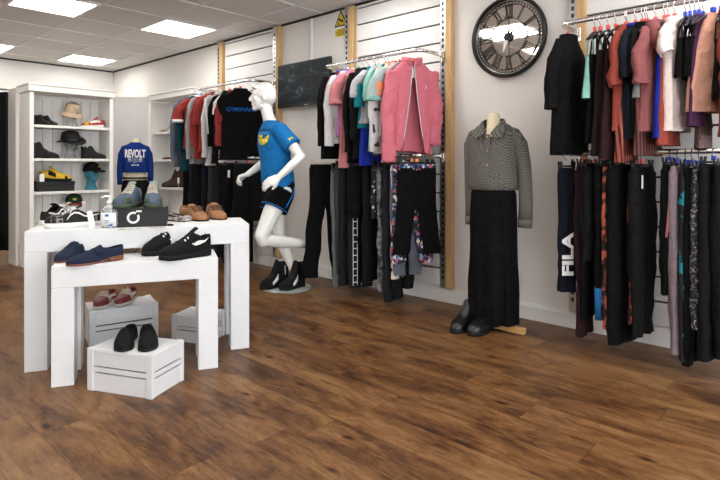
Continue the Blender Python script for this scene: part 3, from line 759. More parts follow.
bottoms('leggings', 'multicolour floral leggings behind cropped black pair', MLo, XR, 2.75, R(-36), .82, .165, .022, FLORAL, .062, mark='orange', gap=.045)
bottoms('leggings', 'slate grey leggings between floral and black pairs', MLo, XR, 2.80, R(-30), .9, .15, .024, fab('slate jersey', (.1, .11, .135)), .055, mark='white')
bottoms('leggings', 'black leggings with gathered cuffs at near end', MLo, XR, 2.85, R(-22), 1.04, .12, .03, K2, .045, mark='white')
bottoms('trousers', 'cropped black trousers at near end below pink jacket', MLo, XR, 2.70, R(-37), .74, .165, .022, K, .072, mark='orange', gap=.06, band=FLORAL)
# --- right upper rail
def rose_extra(t, W, Ln, T):
    obj('neck_frill', MB().tube([(-.1, -.03, Ln-.02), (-.12, -.055, Ln-.12), (-.06, -.06, Ln-.2), (.02, -.05, Ln-.12)], [.03, .045, .05, .03], 12), ROSE, t)
top('t_shirt', 'large black tee with silver motif nearest clock', RU, XR, 1.44, R(0), .79, .215, .055, 'tee', K, mark='pink', slen=.42, sprd=.09, fold=.014,
    extra=lambda t, W, Ln, T: obj('shoulder_motif', MB().prism([(W*.6, -T*1.1, Ln-.12), (W*.72, -T*1.0, Ln-.13), (W*.78, -T*.95, Ln-.3), (W*.66, -T*1.1, Ln-.24)], (0, -.004, 0)), LG, t, False))
top('vest_top', 'mint green strappy vest', RU, XR, 1.269, rj(), .44, .19, .026, 'vest', MINT, mark='pink')
top('vest_top', 'black strappy vest beside mint vest', RU, XR, 1.235, rj(), .72, .19, .028, 'vest', K, mark='pink')
top('dress', 'dark brown sleeveless dress', RU, XR, 1.187, rj(), .8, .2, .03, 'dress', BROWNK, mark='pink')
top('dress', 'brownish black long dress next to rust red tee', RU, XR, 1.14, rj(), .82, .2, .03, 'dress', MAROON, mark='pink', flare=1.1)
top('t_shirt', 'rust red tee', RU, XR, 1.081, R(-4), .65, .17, .03, 'tee', RED2, mark='pink', slen=.3)
top('blouse', 'coral striped pleated top showing below rust red tee', RU, XR, 1.075, rj(), .84, .15, .03, 'vest', STRIPE, mark='pink', flare=1.3, fold=.012)
top('t_shirt', 'dark navy tee with blue neckband', RU, XR, 1.025, R(-3), .7, .17, .028, 'tee', NV, BLUE, mark='pink', slen=.26)
top('t_shirt', 'black tee between navy and grey tops', RU, XR, 0.987, R(-3), .7, .17, .026, 'tee', K, mark='pink', slen=.24)
top('vest_top', 'short grey vest beside black tee', RU, XR, 0.969, rj(), .46, .18, .026, 'vest', MG, mark='pink')
top('blouse', 'brown striped sleeveless blouse', RU, XR, 0.958, rj(), .8, .19, .028, 'vest', BRSTR, mark='pink')
top('blouse', 'dusty rose blouse with draped neck', RU, XR, 0.913, R(-10), .66, .18, .034, 'tee', ROSE, mark='pink', slen=.3, sprd=.03, extra=rose_extra)
top('dress', 'royal blue vest behind pale dress', RU, XR, 0.866, rj(), .7, .18, .028, 'vest', BLUE, mark='pink')
top('vest_top', 'coral brown vest beneath royal blue vest', RU, XR, 0.846, rj(), .74, .18, .026, 'vest', RED2, mark='pink')
top('dress', 'pale pink sleeved dress with gathered shoulder', RU, XR, 0.811, R(-6), .66, .15, .032, 'tee', PALE, mark='pink', slen=.14, flare=1.08, fold=.012)
for px, nm, mk in ((678, 'black strappy bra top beside pale dress', 'blue'), (683, 'black bra top second after the pale dress', 'blue'), (688, 'black crossover bra top next to plum top', 'blue')):
    yv = {678: 0.757, 683: 0.733, 688: 0.709}[px]
    top('bra_top', nm, RU, XR, yv, rj(), .36, .16, .024, 'bra', K, mark=mk, flare=.95)
top('long_top', 'plum long tunic', RU, XR, 0.687, rj(), .64, .18, .03, 'drape', PURPLE, mark='blue')
top('skirt', 'brown tweed dress below peach drape', RU, XR+.06, 0.679, rj(), .76, .125, .026, 'vest', TWEED, mark='blue')
top('blouse', 'peach draped wrap', RU, XR, 0.619, R(-30), .56, .19, .036, 'drape', PEACH, mark='blue')
top('long_top', 'brick red top at the right frame edge', RU, XR, 0.542, R(2), .7, .17, .032, 'long', RED2, mark='blue', slen=.5)
top('t_shirt', 'black top beside brick red top at frame edge', RU, XR, 0.582, rj(), .5, .14, .024, 'vest', K, mark='blue')
# --- right lower rail
def fila(t, W, Ln, T):
    mb = text_mesh('FILA', .1, .0008, .004, 1.5)
    # lettering runs up the leg
    mb.v = [(-p[1]-.012, -T-.014-p[2], .25+p[0]) for p in mb.v]
    obj('lettering', mb, WTEXT, t, False)
bottoms('leggings', 'navy leggings with white lettering down the leg', RL, XR-.02, 1.445, R(-44), .82, .055, .04, NV, .032, mark='white', extra=fila)
bottoms('leggings', 'dark maroon leggings with gathered ankles', RL, XR+.01, 1.344, rj(), 1.1, .13, .032, MAROON, .055, mark='pink')
bottoms('leggings', 'black leggings beside dark maroon pair', RL, XR, 1.315, rj(), .98, .14, .03, K, .05, mark='pink')
bottoms('shorts', 'knee length black shorts second after maroon leggings', RL, XR, 1.268, R(-8), .6, .14, .034, K2, .085, mark='pink', cat='shorts')
bottoms('leggings', 'black leggings with mid blue cuffs', RL, XR, 1.205, rj(), .96, .14, .03, K, .05, mark='pink', extra=lambda t, W, Ln, T: [obj('cuff', MB().tube([(s*W*.48, 0, .2), (s*W*.48, 0, .0)], [.062, .056], 14, True, .55, (1, 0, 0)), fab('mid blue jersey', (.02, .12, .3)), t) for s in (-1, 1)])
bottoms('leggings', 'coral and black blotch leggings', RL, XR, 1.148, R(-8), 1.0, .14, .034, TIED, .06, mark='pink')
bottoms('trousers', 'long black trousers in front of coral blotch pair', RL, XR-.02, 1.096, R(-14), 1.1, .15, .036, K, .07, mark='pink')
bottoms('leggings', 'second coral blotch pair glimpsed behind black trousers', RL, XR, 1.025, rj(), .94, .13, .03, TIED, .05, mark='pink')
bottoms('leggings', 'black leggings with white tag before the gap', RL, XR, 0.989, R(-10), 1.02, .14, .034, K2, .055, mark='pink', tag_=True)
bottoms('leggings', 'black leggings with pink panel after the gap', RL, XR, 0.835, rj(), .76, .11, .03, K, .045, mark='blue',
        extra=lambda t, W, Ln, T: obj('pink_panel', MB().tube([(-W*.55, -T*.8, Ln-.04), (-W*.8, -T*.95, Ln-.25), (-W*.98, -T*.5, Ln-.42)], [.012, .022, .012], 8, True, .5), SALMON, t))
bottoms('leggings', 'mauve grey leggings', RL, XR, 0.796, rj(), 1.08, .12, .032, MGREY, .045, mark='blue')
bottoms('leggings', 'black leggings with teal patches', RL, XR, 0.756, rj(), 1.1, .12, .03, TEALK, .05, mark='blue')
bottoms('leggings', 'plain black leggings beside teal patched pair', RL, XR, 0.722, rj(), 1.12, .125, .032, K, .055, mark='blue')
bottoms('leggings', 'grey sparkle leggings', RL, XR, 0.688, rj(), .9, .125, .032, SPARK, .05, mark='blue')
bottoms('trousers', 'wide washed black trousers at right frame edge', RL, XR-.01, 0.615, R(-14), 1.08, .145, .036, K2, .08, mark='blue')
bottoms('leggings', 'black leggings behind wide washed black trousers at frame edge', RL, XR, 0.573, rj(), 1.05, .14, .034, K, .055, mark='blue')
# ------------------------------------------------------------------ tables and crates
def table(label, fl, W, D, H, th, wd):
    a = math.atan2(-.466, .885)
    t = thing('display_table', label, 'table', (fl[0], fl[1], 0), a, 'nesting white display tables')
    obj('tabletop', MB().box((W/2, D/2, H-th/2), (W, D, th)), WHITE, t, False, .004)
    for x in (wd/2, W-wd/2):
        for y in (wd/2, D-wd/2): obj('leg', MB().box((x, y, (H-th)/2), (wd, wd, H-th)), WHITE, t, False, .003)
    return t
table('larger white display table with thick square legs, carrying sneakers and tan shoes', (.974, 3.548), 1.285, .455, .815, .125, .118)
table('smaller white display table nested in front, carrying navy and black shoes', (1.007, 3.203), .873, .35, .653, .12, .112)
GAP_SHADE = pm('dark gap shade', (.05, .05, .052), .7)
def crate(label, corner, ang, W, D, H):
    """corner = front left corner on the floor, ang = direction of the front"""
    t = thing('crate', label, 'crate', (corner[0], corner[1], 0), ang, 'white slatted crates')
    e = .016
    obj('lid', MB().box((W/2, D/2, H-.009), (W-.004, D-.004, .018)), WHITE, t, False, .002)
    hs = [(.0, H*.42), (H*.455, H*.565), (H*.6, H-.019)]
    for z0, z1 in hs:
        for y in (e/2+.004, D-e/2-.004): obj('slat', MB().box((W/2, y, (z0+z1)/2), (W-.03, e*.8, z1-z0)), WHITE, t, False, .0015)
        for x in (e/2+.004, W-e/2-.004): obj('slat', MB().box((x, D/2, (z0+z1)/2), (e*.8, D-.03, z1-z0)), WHITE, t, False, .0015)
    for x in (.019, W-.019):
        for y in (.012, D-.012): obj('corner_post', MB().box((x, y, (H-.0)/2+.002), (.038, .024, H+.004)), WHITE, t, False, .002)
    inner = MB()  # dark sheets behind the slat gaps, colour standing in for the shade inside
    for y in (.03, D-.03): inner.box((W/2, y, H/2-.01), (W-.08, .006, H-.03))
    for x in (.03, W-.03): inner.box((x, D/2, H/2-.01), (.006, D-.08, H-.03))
    obj('gap_shade', inner, GAP_SHADE, t, False)
    return t
crate('white slatted crate in front, carrying black slip-on shoes', (1.129, 3.033), math.atan2(-.372, .178), .412, .27, .222)
crate('white slatted crate under the tables, carrying maroon striped boat shoes', (1.385, 3.685), R(-15), .43, .27, .245)
crate('small empty-topped white slatted crate behind right leg of smaller table', (1.835, 3.455), math.atan2(-.9, .43), .275, .225, .178)

# ------------------------------------------------------------------ shoes
PLAN = [(0, 0), (.008, .3), (.025, .5), (.06, .68), (.12, .77), (.2, .79), (.33, .74), (.45, .76), (.58, .9), (.7, 1), (.8, .97), (.88, .84), (.94, .63), (.975, .4), (.993, .2), (1, 0)]
ST = {
 # H: upper height along the shoe; s1: front end of the ankle opening; sole/heel heights; W half width
 'sneaker': dict(H=[(0, .062), (.1, .058), (.25, .052), (.40, .085), (.55, .072), (.7, .05), (.85, .043), (.95, .033), (1, .015)], s1=.42, sole=.026, heel=.026, W=.048, e=.55, soleout=1.06),
 'trainer': dict(H=[(0, .088), (.08, .083), (.2, .074), (.34, .108), (.46, .092), (.6, .066), (.78, .047), (.92, .034), (1, .012)], s1=.36, sole=.024, heel=.034, W=.05, e=.55, soleout=1.08),
 'dress': dict(H=[(0, .062), (.1, .056), (.25, .047), (.42, .074), (.55, .063), (.68, .047), (.82, .037), (.93, .028), (1, .012)], s1=.44, sole=.007, heel=.024, W=.046, e=.6, soleout=1.04),
 'slip': dict(H=[(0, .056), (.1, .05), (.3, .042), (.46, .066), (.58, .057), (.7, .046), (.85, .037), (.95, .026), (1, .012)], s1=.47, sole=.016, heel=.016, W=.047, e=.6, soleout=1.03),
 'flat': dict(H=[(0, .05), (.1, .045), (.3, .034), (.6, .034), (.7, .032), (.85, .028), (.95, .02), (1, .01)], s1=.64, sole=.006, heel=.012, W=.04, e=.6, soleout=1.02),
 'boot': dict(H=[(0, .15), (.15, .15), (.36, .15), (.43, .125), (.5, .09), (.6, .066), (.75, .052), (.9, .04), (1, .015)], s1=.34, sole=.016, heel=.03, W=.048, e=.38, soleout=1.06),
 'boxing': dict(H=[(0, .21), (.15, .21), (.38, .21), (.44, .17), (.52, .1), (.62, .07), (.78, .052), (.92, .038), (1, .015)], s1=.36, sole=.018, heel=.02, W=.05, e=.38, soleout=1.07),
}
def shoe(label, pos, yaw, Ls, style, up, sole, lining=None, side=1, lace=None, group=None, extra=None, name=None, tongue=None, heelm=None, cat='shoe'):
    st = ST[style]; Ls *= 1.08; k = Ls/.28; nm = name or {'boot': 'ankle_boot', 'boxing': 'boxing_boot', 'sneaker': 'sneaker', 'trainer': 'trainer', 'dress': 'dress_shoe', 'slip': 'slip_on_shoe', 'flat': 'flat_shoe'}[style]
    if not group and ',' in label: group = 'pair: '+label.split(',')[0]
    t = thing(nm, label, cat, pos, yaw, group)
    Wd = st['W']*k
    def w(s): return lerp(PLAN, s)*Wd
    def cy(s): return side*.008*k*math.sin(PI*min(1, s*1.05))*(1 if s > .3 else s/.3)
    def zb(s): return (st['sole']+(st['heel']-st['sole'])*max(0, min(1, (.5-s)/.25)))*k
    def Hh(s): return lerp(st['H'], s)*k
    s1 = st['s1']; tall = style in ('boot', 'boxing')
    def surf(s, u, sg, off=0, fm=90):
        ph = u*R(fm); hh = Hh(s)
        ww = w(s)
        if tall and s < .45: ww = ww*(1-.18*u)
        y = cy(s)+sg*(ww*math.cos(ph)**st['e']+off*math.cos(ph)); z = zb(s)+hh*math.sin(ph)**.85+off*math.sin(ph)
        return (s*Ls-Ls/2, y, z)
    fmax = 58 if not tall else 40
    SS = [0, .008, .025, .05, .09, .14, .2, .26, .32, .38, .43, .48, .53, .58, .64, .7, .76, .82, .87, .91, .945, .97, .985, .995, 1]
    SS = sorted(set(SS+[s1, s1+.012])); mb = MB(); nu = 9
    for sg in (-1, 1):
        rows = []
        for s in SS:
            fm = fmax if s <= s1 else 90
            if tall and s <= s1: fm = 58
            rows.append([surf(s, j/nu, sg, 0, fm) for j in range(nu+1)])
        if sg < 0: rows = rows[::-1]
        mb.grid(rows)
    obj('upper', mb, up, t, True, 0, None, .0006, 1, .0035*k)
    def outline(off, z, ns=30, s0=0, s9=1, zf=None):
        top_, bot = [], []
        for i in range(ns+1):
            q = i/ns; s = s0+(s9-s0)*(.5-.5*math.cos(PI*q))
            x = (s-.5)*Ls*(1+off*.25); ww = w(s)*(1+off)
            zz = zf(s) if zf else z
            top_.append((x, cy(s)+ww, zz)); bot.append((x, cy(s)-ww, zz))
        return top_+bot[::-1]
    so = st['soleout']-1
    def zlow(s):
        if st['heel']-st['sole'] < .012: return (.004*k if s > .93 else 0)
        return max(0, (zb(s)-st['sole']*k*.9)) if s < .5 else 0
    mbs = MB().loft([outline(so, 0, zf=zlow), outline(so+.01, 0, zf=lambda s: zlow(s)+(zb(s)-zlow(s))*.5), outline(so*.8, 0, zf=lambda s: zb(s)+.003*k)])
    obj('sole', mbs, sole, t)
    if st['heel']-st['sole'] >= .012:
        obj('heel', MB().loft([outline(so*.7, 0, 14, 0, .27), outline(so, 0, 14, 0, .29, lambda s: zlow(s)+.001)]), heelm or sole, t)
    obj('insole', MB().loft([outline(-.12, 0, 20, .03, .75, lambda s: zb(s)+.002), outline(-.12, 0, 20, .03, .75, lambda s: zb(s)+.006*k)]), lining or BLACKP, t)
    if lace:
        lm = MB(); nl = 5 if not tall else 9
        s0, s9 = (s1+.03, s1+.26) if not tall else (.37, .6)
        for i in range(nl):
            q = i/(nl-1) if nl > 1 else 0
            s = s0+(s9-s0)*q
            for d in (-1, 1):
                a = surf(s, .72, -d, .003*k); b = surf(min(s+.03, .7), 1.0, d, .006*k); c = surf(min(s+.035, .7), .72, d, .003*k)
                lm.tube([a, (b[0], cy(s), b[2]), c], .0028*k, 6)
        if style in ('dress', 'slip', 'sneaker'):
            p = surf(s1+.06, 1, 1, .004*k)
            for d in (-1, 1):
                lm.tube([p, (p[0]+.01*k, p[1]+d*.022*k, p[2]+.002*k), (p[0]+.03*k, p[1]+d*.036*k, p[2]-.006*k), (p[0]+.018*k, p[1]+d*.02*k, p[2]-.002*k), p], .0024*k, 6)
                lm.tube([p, (p[0]+.015*k, p[1]+d*.03*k, p[2]-.008*k), (p[0]+.03*k, p[1]+d*.045*k, p[2]-.03*k)], .0022*k, 6)
        obj('laces', lm, lace, t)
    if tongue or lace:
        h = (.028 if style == 'trainer' else .016)*k
        p0 = surf(s1+.06, 1, 1, -.002*k); zt = p0[2]
        rows = []
        for q in (0, .35, .7, 1):
            x = p0[0]-q*.04*k; z = zt+q*h+.004*k; ww = (.02+.006*q)*k
            rows.append([(x+.004*k*math.cos(v*PI/2), p0[1]*.5+v*ww, z-.006*k*v*v) for v in (-1, -.5, 0, .5, 1)])
        if not tall: obj('tongue', MB().grid(rows), tongue or up, t, True, 0, None, 0, 1, .004*k)
    if extra: extra(t, surf, k, w, cy, zb, Hh)
    return t
def strip(surf, pts, off, m, t, name, sides=(-1, 1), fm=90, solid=.0015):
    """pts = [(s, u low, u high)...] a band lying on the side of the upper"""
    for sg in sides:
        rows = [[surf(s, a+(b-a)*j/3, sg, off, fm) for j in range(4)] for s, a, b in pts]
        obj(name, MB().grid(rows), m, t, True, 0, None, 0, 0, solid)
SUEDE = pm('navy suede', (.016, .023, .047), .9, .25, 40, bump=.2, spec=.15); TANL = pm('tan leather', (.25, .11, .04), .5, .25, 16, bump=.1)
LEATH = pm('brown stacked heel', (.16, .05, .022), .5, .2); DKSOLE = pm('black rubber', (.006, .006, .006), .6, .1, spec=.25); KN = pm('black knit', (.006, .006, .0065), .8, .2, 60, bump=.3, spec=.2)
WSOLE = pm('white rubber', (.7, .7, .68), .5, .04); KSUEDE = pm('black suede', (.008, .0075, .0075), .8, .2, 50, bump=.2); GSUEDE = pm('grey canvas', (.2, .19, .185), .85, .1, 50, bump=.2)
WLACE = pm('white lace', (.76, .76, .75), .8, .04); KLACE = pm('black lace', (.008, .008, .0085), .8); TLACE = pm('pale rope lace', (.55, .47, .37), .8, .15); BRL = pm('brown lace', (.13, .06, .03), .8)
BLEATH = pm('black leather', (.006, .006, .0065), .32, .1, 30, bump=.05); MARL = pm('maroon leather', (.17, .025, .022), .45, .15); BLG = pm('slate blue mesh', (.055, .085, .125), .75, .2, 60, bump=.3)
GRN = pm('moss green rubber', (.04, .06, .036), .6, .25, 20); PGR = pm('pale green collar', (.2, .25, .21), .8, .1); YMESH = pm('yellow mesh', (.62, .4, .02), .7, .15, 40, bump=.2); TANH = pm('tan patent', (.4, .25, .12), .35, .1)
RBOOT = pm('brown suede', (.05, .026, .018), .8, .2, 30, bump=.2); REDM = pm('red mesh', (.35, .03, .035), .7, .15); DRED = pm('dark red patent', (.12, .012, .016), .4); PINKIN = pm('pink lining floral', (.45, .2, .19), .8, .4, 60)
CREAML = pm('cream leather', (.6, .55, .5), .55, .08); SNAKE = patterned('grey snake print', 'voronoi', [(0, (.1, .09, .09)), (.4, (.3, .27, .26)), (.7, (.45, .42, .4))], 70)
def zipper(t, surf, k, *a):
    strip(surf, [(.2, .05, .05+.55), (.215, .05, .6)], .003, STEEL, t, 'zip', (-1, 1), 58)
# navy double strap shoes on the smaller table
def monk(t, surf, k, w, cy, zb, Hh):
    strip(surf, [(.42, .25, 1.0), (.47, .25, 1.0), (.53, .3, 1.0), (.56, .4, 1.0)], .003, SUEDE, t, 'strap')
    for sg in (-1,):
        for s in (.43, .53):
            p = surf(s, .42, sg, .007); b = MB()
            b.tube([(p[0]+.009*k*math.cos(a), p[1], p[2]+.008*k*math.sin(a)) for a in [2*PI*q/8 for q in range(9)]], .0016, 6); obj('buckle', b, STEEL, t)
G1 = None
def SHP(x): return x
x, y, yw, ln = (1.221, 3.16, -3.111, 0.29)
shoe('navy suede buckled shoe, front one of the pair on smaller table', (x+.0, y, .653), yw, .285, 'dress', SUEDE, LEATH, LEATH, 1, extra=monk, name='monk_shoe')
x, y, yw, ln = (1.185, 3.385, -2.433, 0.473)
shoe('navy suede buckled shoe, rear one of the pair on smaller table', (x, y, .653), yw, .285, 'dress', SUEDE, LEATH, LEATH, -1, extra=monk, name='monk_shoe')
# black trainers with white tick
def swoosh(t, surf, k, *a):
    pts = [(.06, .62, .66), (.12, .5, .58), (.2, .36, .47), (.28, .26, .40), (.36, .2, .38), (.44, .2, .38), (.5, .27, .40), (.53, .36, .44)]
    pts = [(.09, .47, .49), (.13, .40, .45), (.18, .32, .41), (.24, .24, .37), (.30, .18, .33), (.36, .16, .29), (.41, .2, .27), (.45, .28, .31)]
    strip(surf, pts, .004, WLACE, t, 'tick_mark', (-1, 1))
    for s in (.5, .56): strip(surf, [(s, .66, .84), (s+.025, .66, .84)], .005, WLACE, t, 'lace_loop', (-1, 1))
    strip(surf, [(.04, .5, .7), (.055, .5, .7)], .003, CH, t, 'heel_tab', (-1, 1))
x, y, yw, ln = (1.65, 2.941, 3.121, 0.338)
shoe('black trainer with white tick, front one of the pair on smaller table', (x, y, .653), yw, .295, 'trainer', KN, DKSOLE, BLACKP, 1, KLACE, extra=swoosh)
x, y, yw, ln = (1.644, 3.197, -2.786, 0.416)
shoe('black trainer with white tick, rear one of the pair on smaller table', (x, y, .653), yw, .295, 'trainer', KN, DKSOLE, BLACKP, -1, KLACE, extra=swoosh)
# black slip-ons on the front crate
def gore(t, surf, k, *a): strip(surf, [(.5, .6, .95), (.54, .62, .97), (.57, .7, .98)], .0015, K, t, 'elastic_gusset')
x, y, yw, ln = (1.308, 2.95, -2.142, 0.392)
shoe('black slip-on shoe, left of the pair on front crate', (x, y, .222), yw, .275, 'slip', KN, DKSOLE, PINKIN, -1, extra=gore)
x, y, yw, ln = (1.381, 2.871, -2.019, 0.408)
shoe('black slip-on shoe, right of the pair on front crate', (x, y, .222), yw, .275, 'slip', KN, DKSOLE, PINKIN, 1, extra=gore)
# boat shoes on the rear crate
def boat(t, surf, k, *a):
    strip(surf, [(.6, .12, 1.0), (.66, .12, 1.0), (.70, .14, 1.0)], .003, CREAML, t, 'toe_stripe')
    strip(surf, [(.2, .2, .45), (.4, .2, .4), (.58, .14, .5)], .003, CREAML, t, 'side_stripe')
x, y, yw, ln = (1.547, 3.822, -1.985, 0.41)
shoe('maroon and cream boat shoe, left of the pair under tables', (x, y, .245), yw-.3, .275, 'slip', MARL, CREAML, NV, -1, TLACE, extra=boat, name='boat_shoe')
x, y, yw, ln = (1.671, 3.789, -2.017, 0.419)
shoe('maroon and cream boat shoe, right of the pair under tables', (x, y, .245), yw-.3, .275, 'slip', MARL, CREAML, NV, 1, TLACE, extra=boat, name='boat_shoe')
# black and white skate sneakers on the larger table
ZT = .815
def skate(t, surf, k, *a):
    strip(surf, [(.03, .4, .5), (.12, .38, .48), (.22, .3, .4), (.32, .28, .38), (.42, .36, .46), (.5, .44, .54), (.57, .34, .44), (.63, .14, .24)], .003, WLACE, t, 'side_stripe')
    strip(surf, [(.7, .0, .95), (.8, .0, .95), (.9, .0, .95), (.97, .0, .9)], .0018, GSUEDE, t, 'toe_cap')
    strip(surf, [(.01, .0, .55), (.08, .0, .5), (.16, .0, .3)], .0015, GSUEDE, t, 'heel_counter')
x, y, yw, ln = (1.258, 3.603, 2.941, 0.261)
shoe('black and grey skate sneaker with white laces and hanging tag', (x, y, ZT), yw, .285, 'sneaker', KSUEDE, WSOLE, GSUEDE, 1, WLACE, extra=skate)
x, y, yw, ln = (1.212, 3.907, 0.797, 0.361)
shoe('black skate sneaker at left end of larger table, mostly behind its mate', (x+.06, y+.035, ZT), yw, .285, 'sneaker', KSUEDE, WSOLE, TANL, -1, WLACE, extra=skate)
x, y = (1.294, 3.43)
t = thing('price_tag', 'long white paper tag leaning on skate sneaker', 'tag', (x, y, ZT), VIEW)
obj('card', MB().box((0, .012, .054), (.034, .0015, .11), M=Matrix.Rotation(R(-16), 3, 'X') @ Matrix.Rotation(R(-18), 3, 'Y')), PAPER, t, False)
# tan brogues
def brogue(t, surf, k, *a): strip(surf, [(.72, .05, 1.0), (.745, .05, 1.0)], .0015, BRL, t, 'toe_seam')
x, y, yw, ln = (2.0, 3.454, -1.528, 0.376)
shoe('tan leather lace-up shoe, left of the pair on larger table', (x, y, ZT), yw-.1, .31, 'dress', TANL, DKSOLE, BRL, 1, BRL, extra=brogue)
x, y, yw, ln = (2.162, 3.417, -1.784, 0.445)
shoe('tan leather lace-up shoe, right of the pair on larger table', (x+.01, y+.02, ZT), yw-.1, .31, 'dress', TANL, DKSOLE, BRL, -1, BRL, extra=brogue)
# small patterned pair behind the shoe box
for k_, (a, b) in enumerate(((((1.816, 3.426))[:2], 0), (((1.876, 3.457))[:2], 1))):
    shoe('grey snake print flat shoe beside black shoe box, %s' % ('nearer the box' if b == 0 else 'nearer the tan shoes'), (a[0]+.06, a[1]+.03, ZT), R(-75), .22, 'flat', SNAKE, DKSOLE, BLACKP, 1 if b else -1)
# shoe box with trainers on top
x, y = (1.538, 3.291)
BXR = VIEW+R(18); BXW, BXD, BXH = .32, .2, .118
ct = Vector((math.cos(BXR), math.sin(BXR), 0)); cn = Vector((-math.sin(BXR), math.cos(BXR), 0))
t = thing('shoe_box', 'black shoe box with white ring logo, carrying blue green trainers', 'box', (x+cn.x*BXD/2, y+cn.y*BXD/2, ZT), BXR)
KBOX = pm('black card', (.009, .0095, .01), .55, .08)
obj('base', MB().box((0, 0, BXH*.35), (BXW-.006, BXD-.006, BXH*.7)), KBOX, t, False, .002)
obj('lid', MB().box((0, 0, BXH*.68), (BXW, BXD, BXH*.64)), KBOX, t, False, .002)
lg = MB(); n = 40; rows = []
for i in range(n+1):
    a = R(62)+R(330)*i/n*1.0
    rows.append([(-.038+r*math.cos(a), -BXD/2-.0012, BXH*.5+r*math.sin(a)) for r in (.024, .037)])
lg.grid(rows)
lg.grid([[(-.014, -BXD/2-.0012, BXH*.5+.018), (-.005, -BXD/2-.0012, BXH*.5+.028)], [(-.002, -BXD/2-.0012, BXH*.5+.032), (.006, -BXD/2-.0012, BXH*.5+.042)]])
lg.grid([[(-.022, -BXD/2-.0013, BXH*.5+.034), (-.022, -BXD/2-.0013, BXH*.5+.044)], [(.010, -BXD/2-.0013, BXH*.5+.034), (.010, -BXD/2-.0013, BXH*.5+.044)]])
obj('ring_logo', lg, PAPER, t, False, 0, None, 0, 0, .001)
def run(t, surf, k, *a):
    strip(surf, [(.78, .0, .6), (.88, .0, .7), (.96, .0, .8)], .003, GRN, t, 'toe_guard')
    strip(surf, [(.0, .0, .6), (.1, .1, .6), (.2, .1, .55)], .002, PGR, t, 'collar_panel')
for sg, lb in ((-1, 'left'), (1, 'right')):
    p = Vector((x, y, 0))+cn*(BXD/2-.005)+ct*(sg*.078)
    shoe('slate blue and green trail shoe, %s one on black shoe box' % lb, (p.x, p.y, ZT+BXH), BXR-R(90)+R(10)*sg-R(8), .275, 'trainer', BLG, GRN, PGR, -sg, TLACE, extra=run, tongue=PGR)
# sanitiser bottle
x, y = (1.392, 3.386)
t = thing('pump_bottle', 'clear hand gel pump bottle with blue and white label', 'bottle', (x, y, ZT), VIEW)
CLEAR = pm('clear gel plastic', (.86, .9, .92), .08, .01, 3, trans=.75, ior=1.2)
obj('body', MB().lathe([(.001, .001), (.046, .001), (.049, .006), (.049, .095), (.046, .112), (.033, .13), (.018, .14), (.016, .15), (.001, .15)], 24, (0, 0, 0), 1, .72), CLEAR, t)
obj('collar', MB().lathe([(.018, .146), (.018, .165), (.007, .167), (.007, .185)], 16), PAPER, t)
obj('pump_head', MB().lathe([(.001, .184), (.012, .184), (.012, .196), (.001, .198)], 14).tube([(0, 0, .192), (-.02, -.01, .195), (-.04, -.02, .186)], .006, 8), PAPER, t)
lb = MB(); rows = []
for i in range(17):
    a = R(200)+R(140)*i/16
    rows.append([(.0500*math.cos(a), .0500*.72*math.sin(a)-.0006, z) for z in (.012, .095)])
obj('label', lb.grid(rows), PAPER, t, True, 0, None, 0, 0, .0006)
DBLU = pm('label blue', (.03, .14, .45), .5)
rows = []
for q in (.0, 1): rows.append([(-.012+.024*u, -.0375+.001*abs(u-.5), .072+.014*q) for u in (0, .5, 1)])
obj('label_emblem', MB().grid(rows), DBLU, t, False, 0, None, 0, 0, .0004)
b1 = MB(); b1.grid([[(-.012+.024*u, -.0378, .045+.004*q) for u in (0, 1)] for q in (0, 1)])
obj('label_text', b1, DBLU, t, False, 0, None, 0, 0, .0004); b1 = MB(); b1.grid([[(-.012+.02*u, -.0378, .034+.003*q) for u in (0, 1)] for q in (0, 1)])
obj('label_text', b1, DBLU, t, False, 0, None, 0, 0, .0004); b1 = MB(); b1.grid([[(.004+.028*u, -.0372+.006*u*u, .014+.004*q+.012*u*q) for u in (0, .5, 1)] for q in (0, 1)])
obj('label_swash', b1, DBLU, t, False, 0, None, 0, 0, .0004)
# leaflets
LFC = [pm('buff leaflet', (.5, .43, .33), .7, .25, 30), pm('pale leaflet', (.62, .63, .62), .7, .25, 30), pm('pinkish leaflet', (.55, .42, .36), .7, .25, 30)]
for k_, (px, c, nm) in enumerate((((1.422, 3.224), 0, 'buff paper leaflet lying by the gel bottle'), ((1.498, 3.179), 1, 'pale paper leaflet lying before shoe box'), ((1.61, 3.213), 2, 'pinkish paper leaflet lying nearest tan shoes'))):
    t = thing('leaflet', nm, 'leaflet', (px[0], px[1], ZT), VIEW+R(15-12*k_), 'paper leaflets on the larger table')
    obj('sheet', MB().box((0, 0, .0015), (.09, .045, .002)), LFC[c], t, False)
    obj('printing', MB().box((-.02, 0, .0029), (.03, .03, .0006)), pm('faded print', (.3, .24, .21), .7) if c != 1 else pm('pale blue print', (.25, .32, .45), .7), t, False)

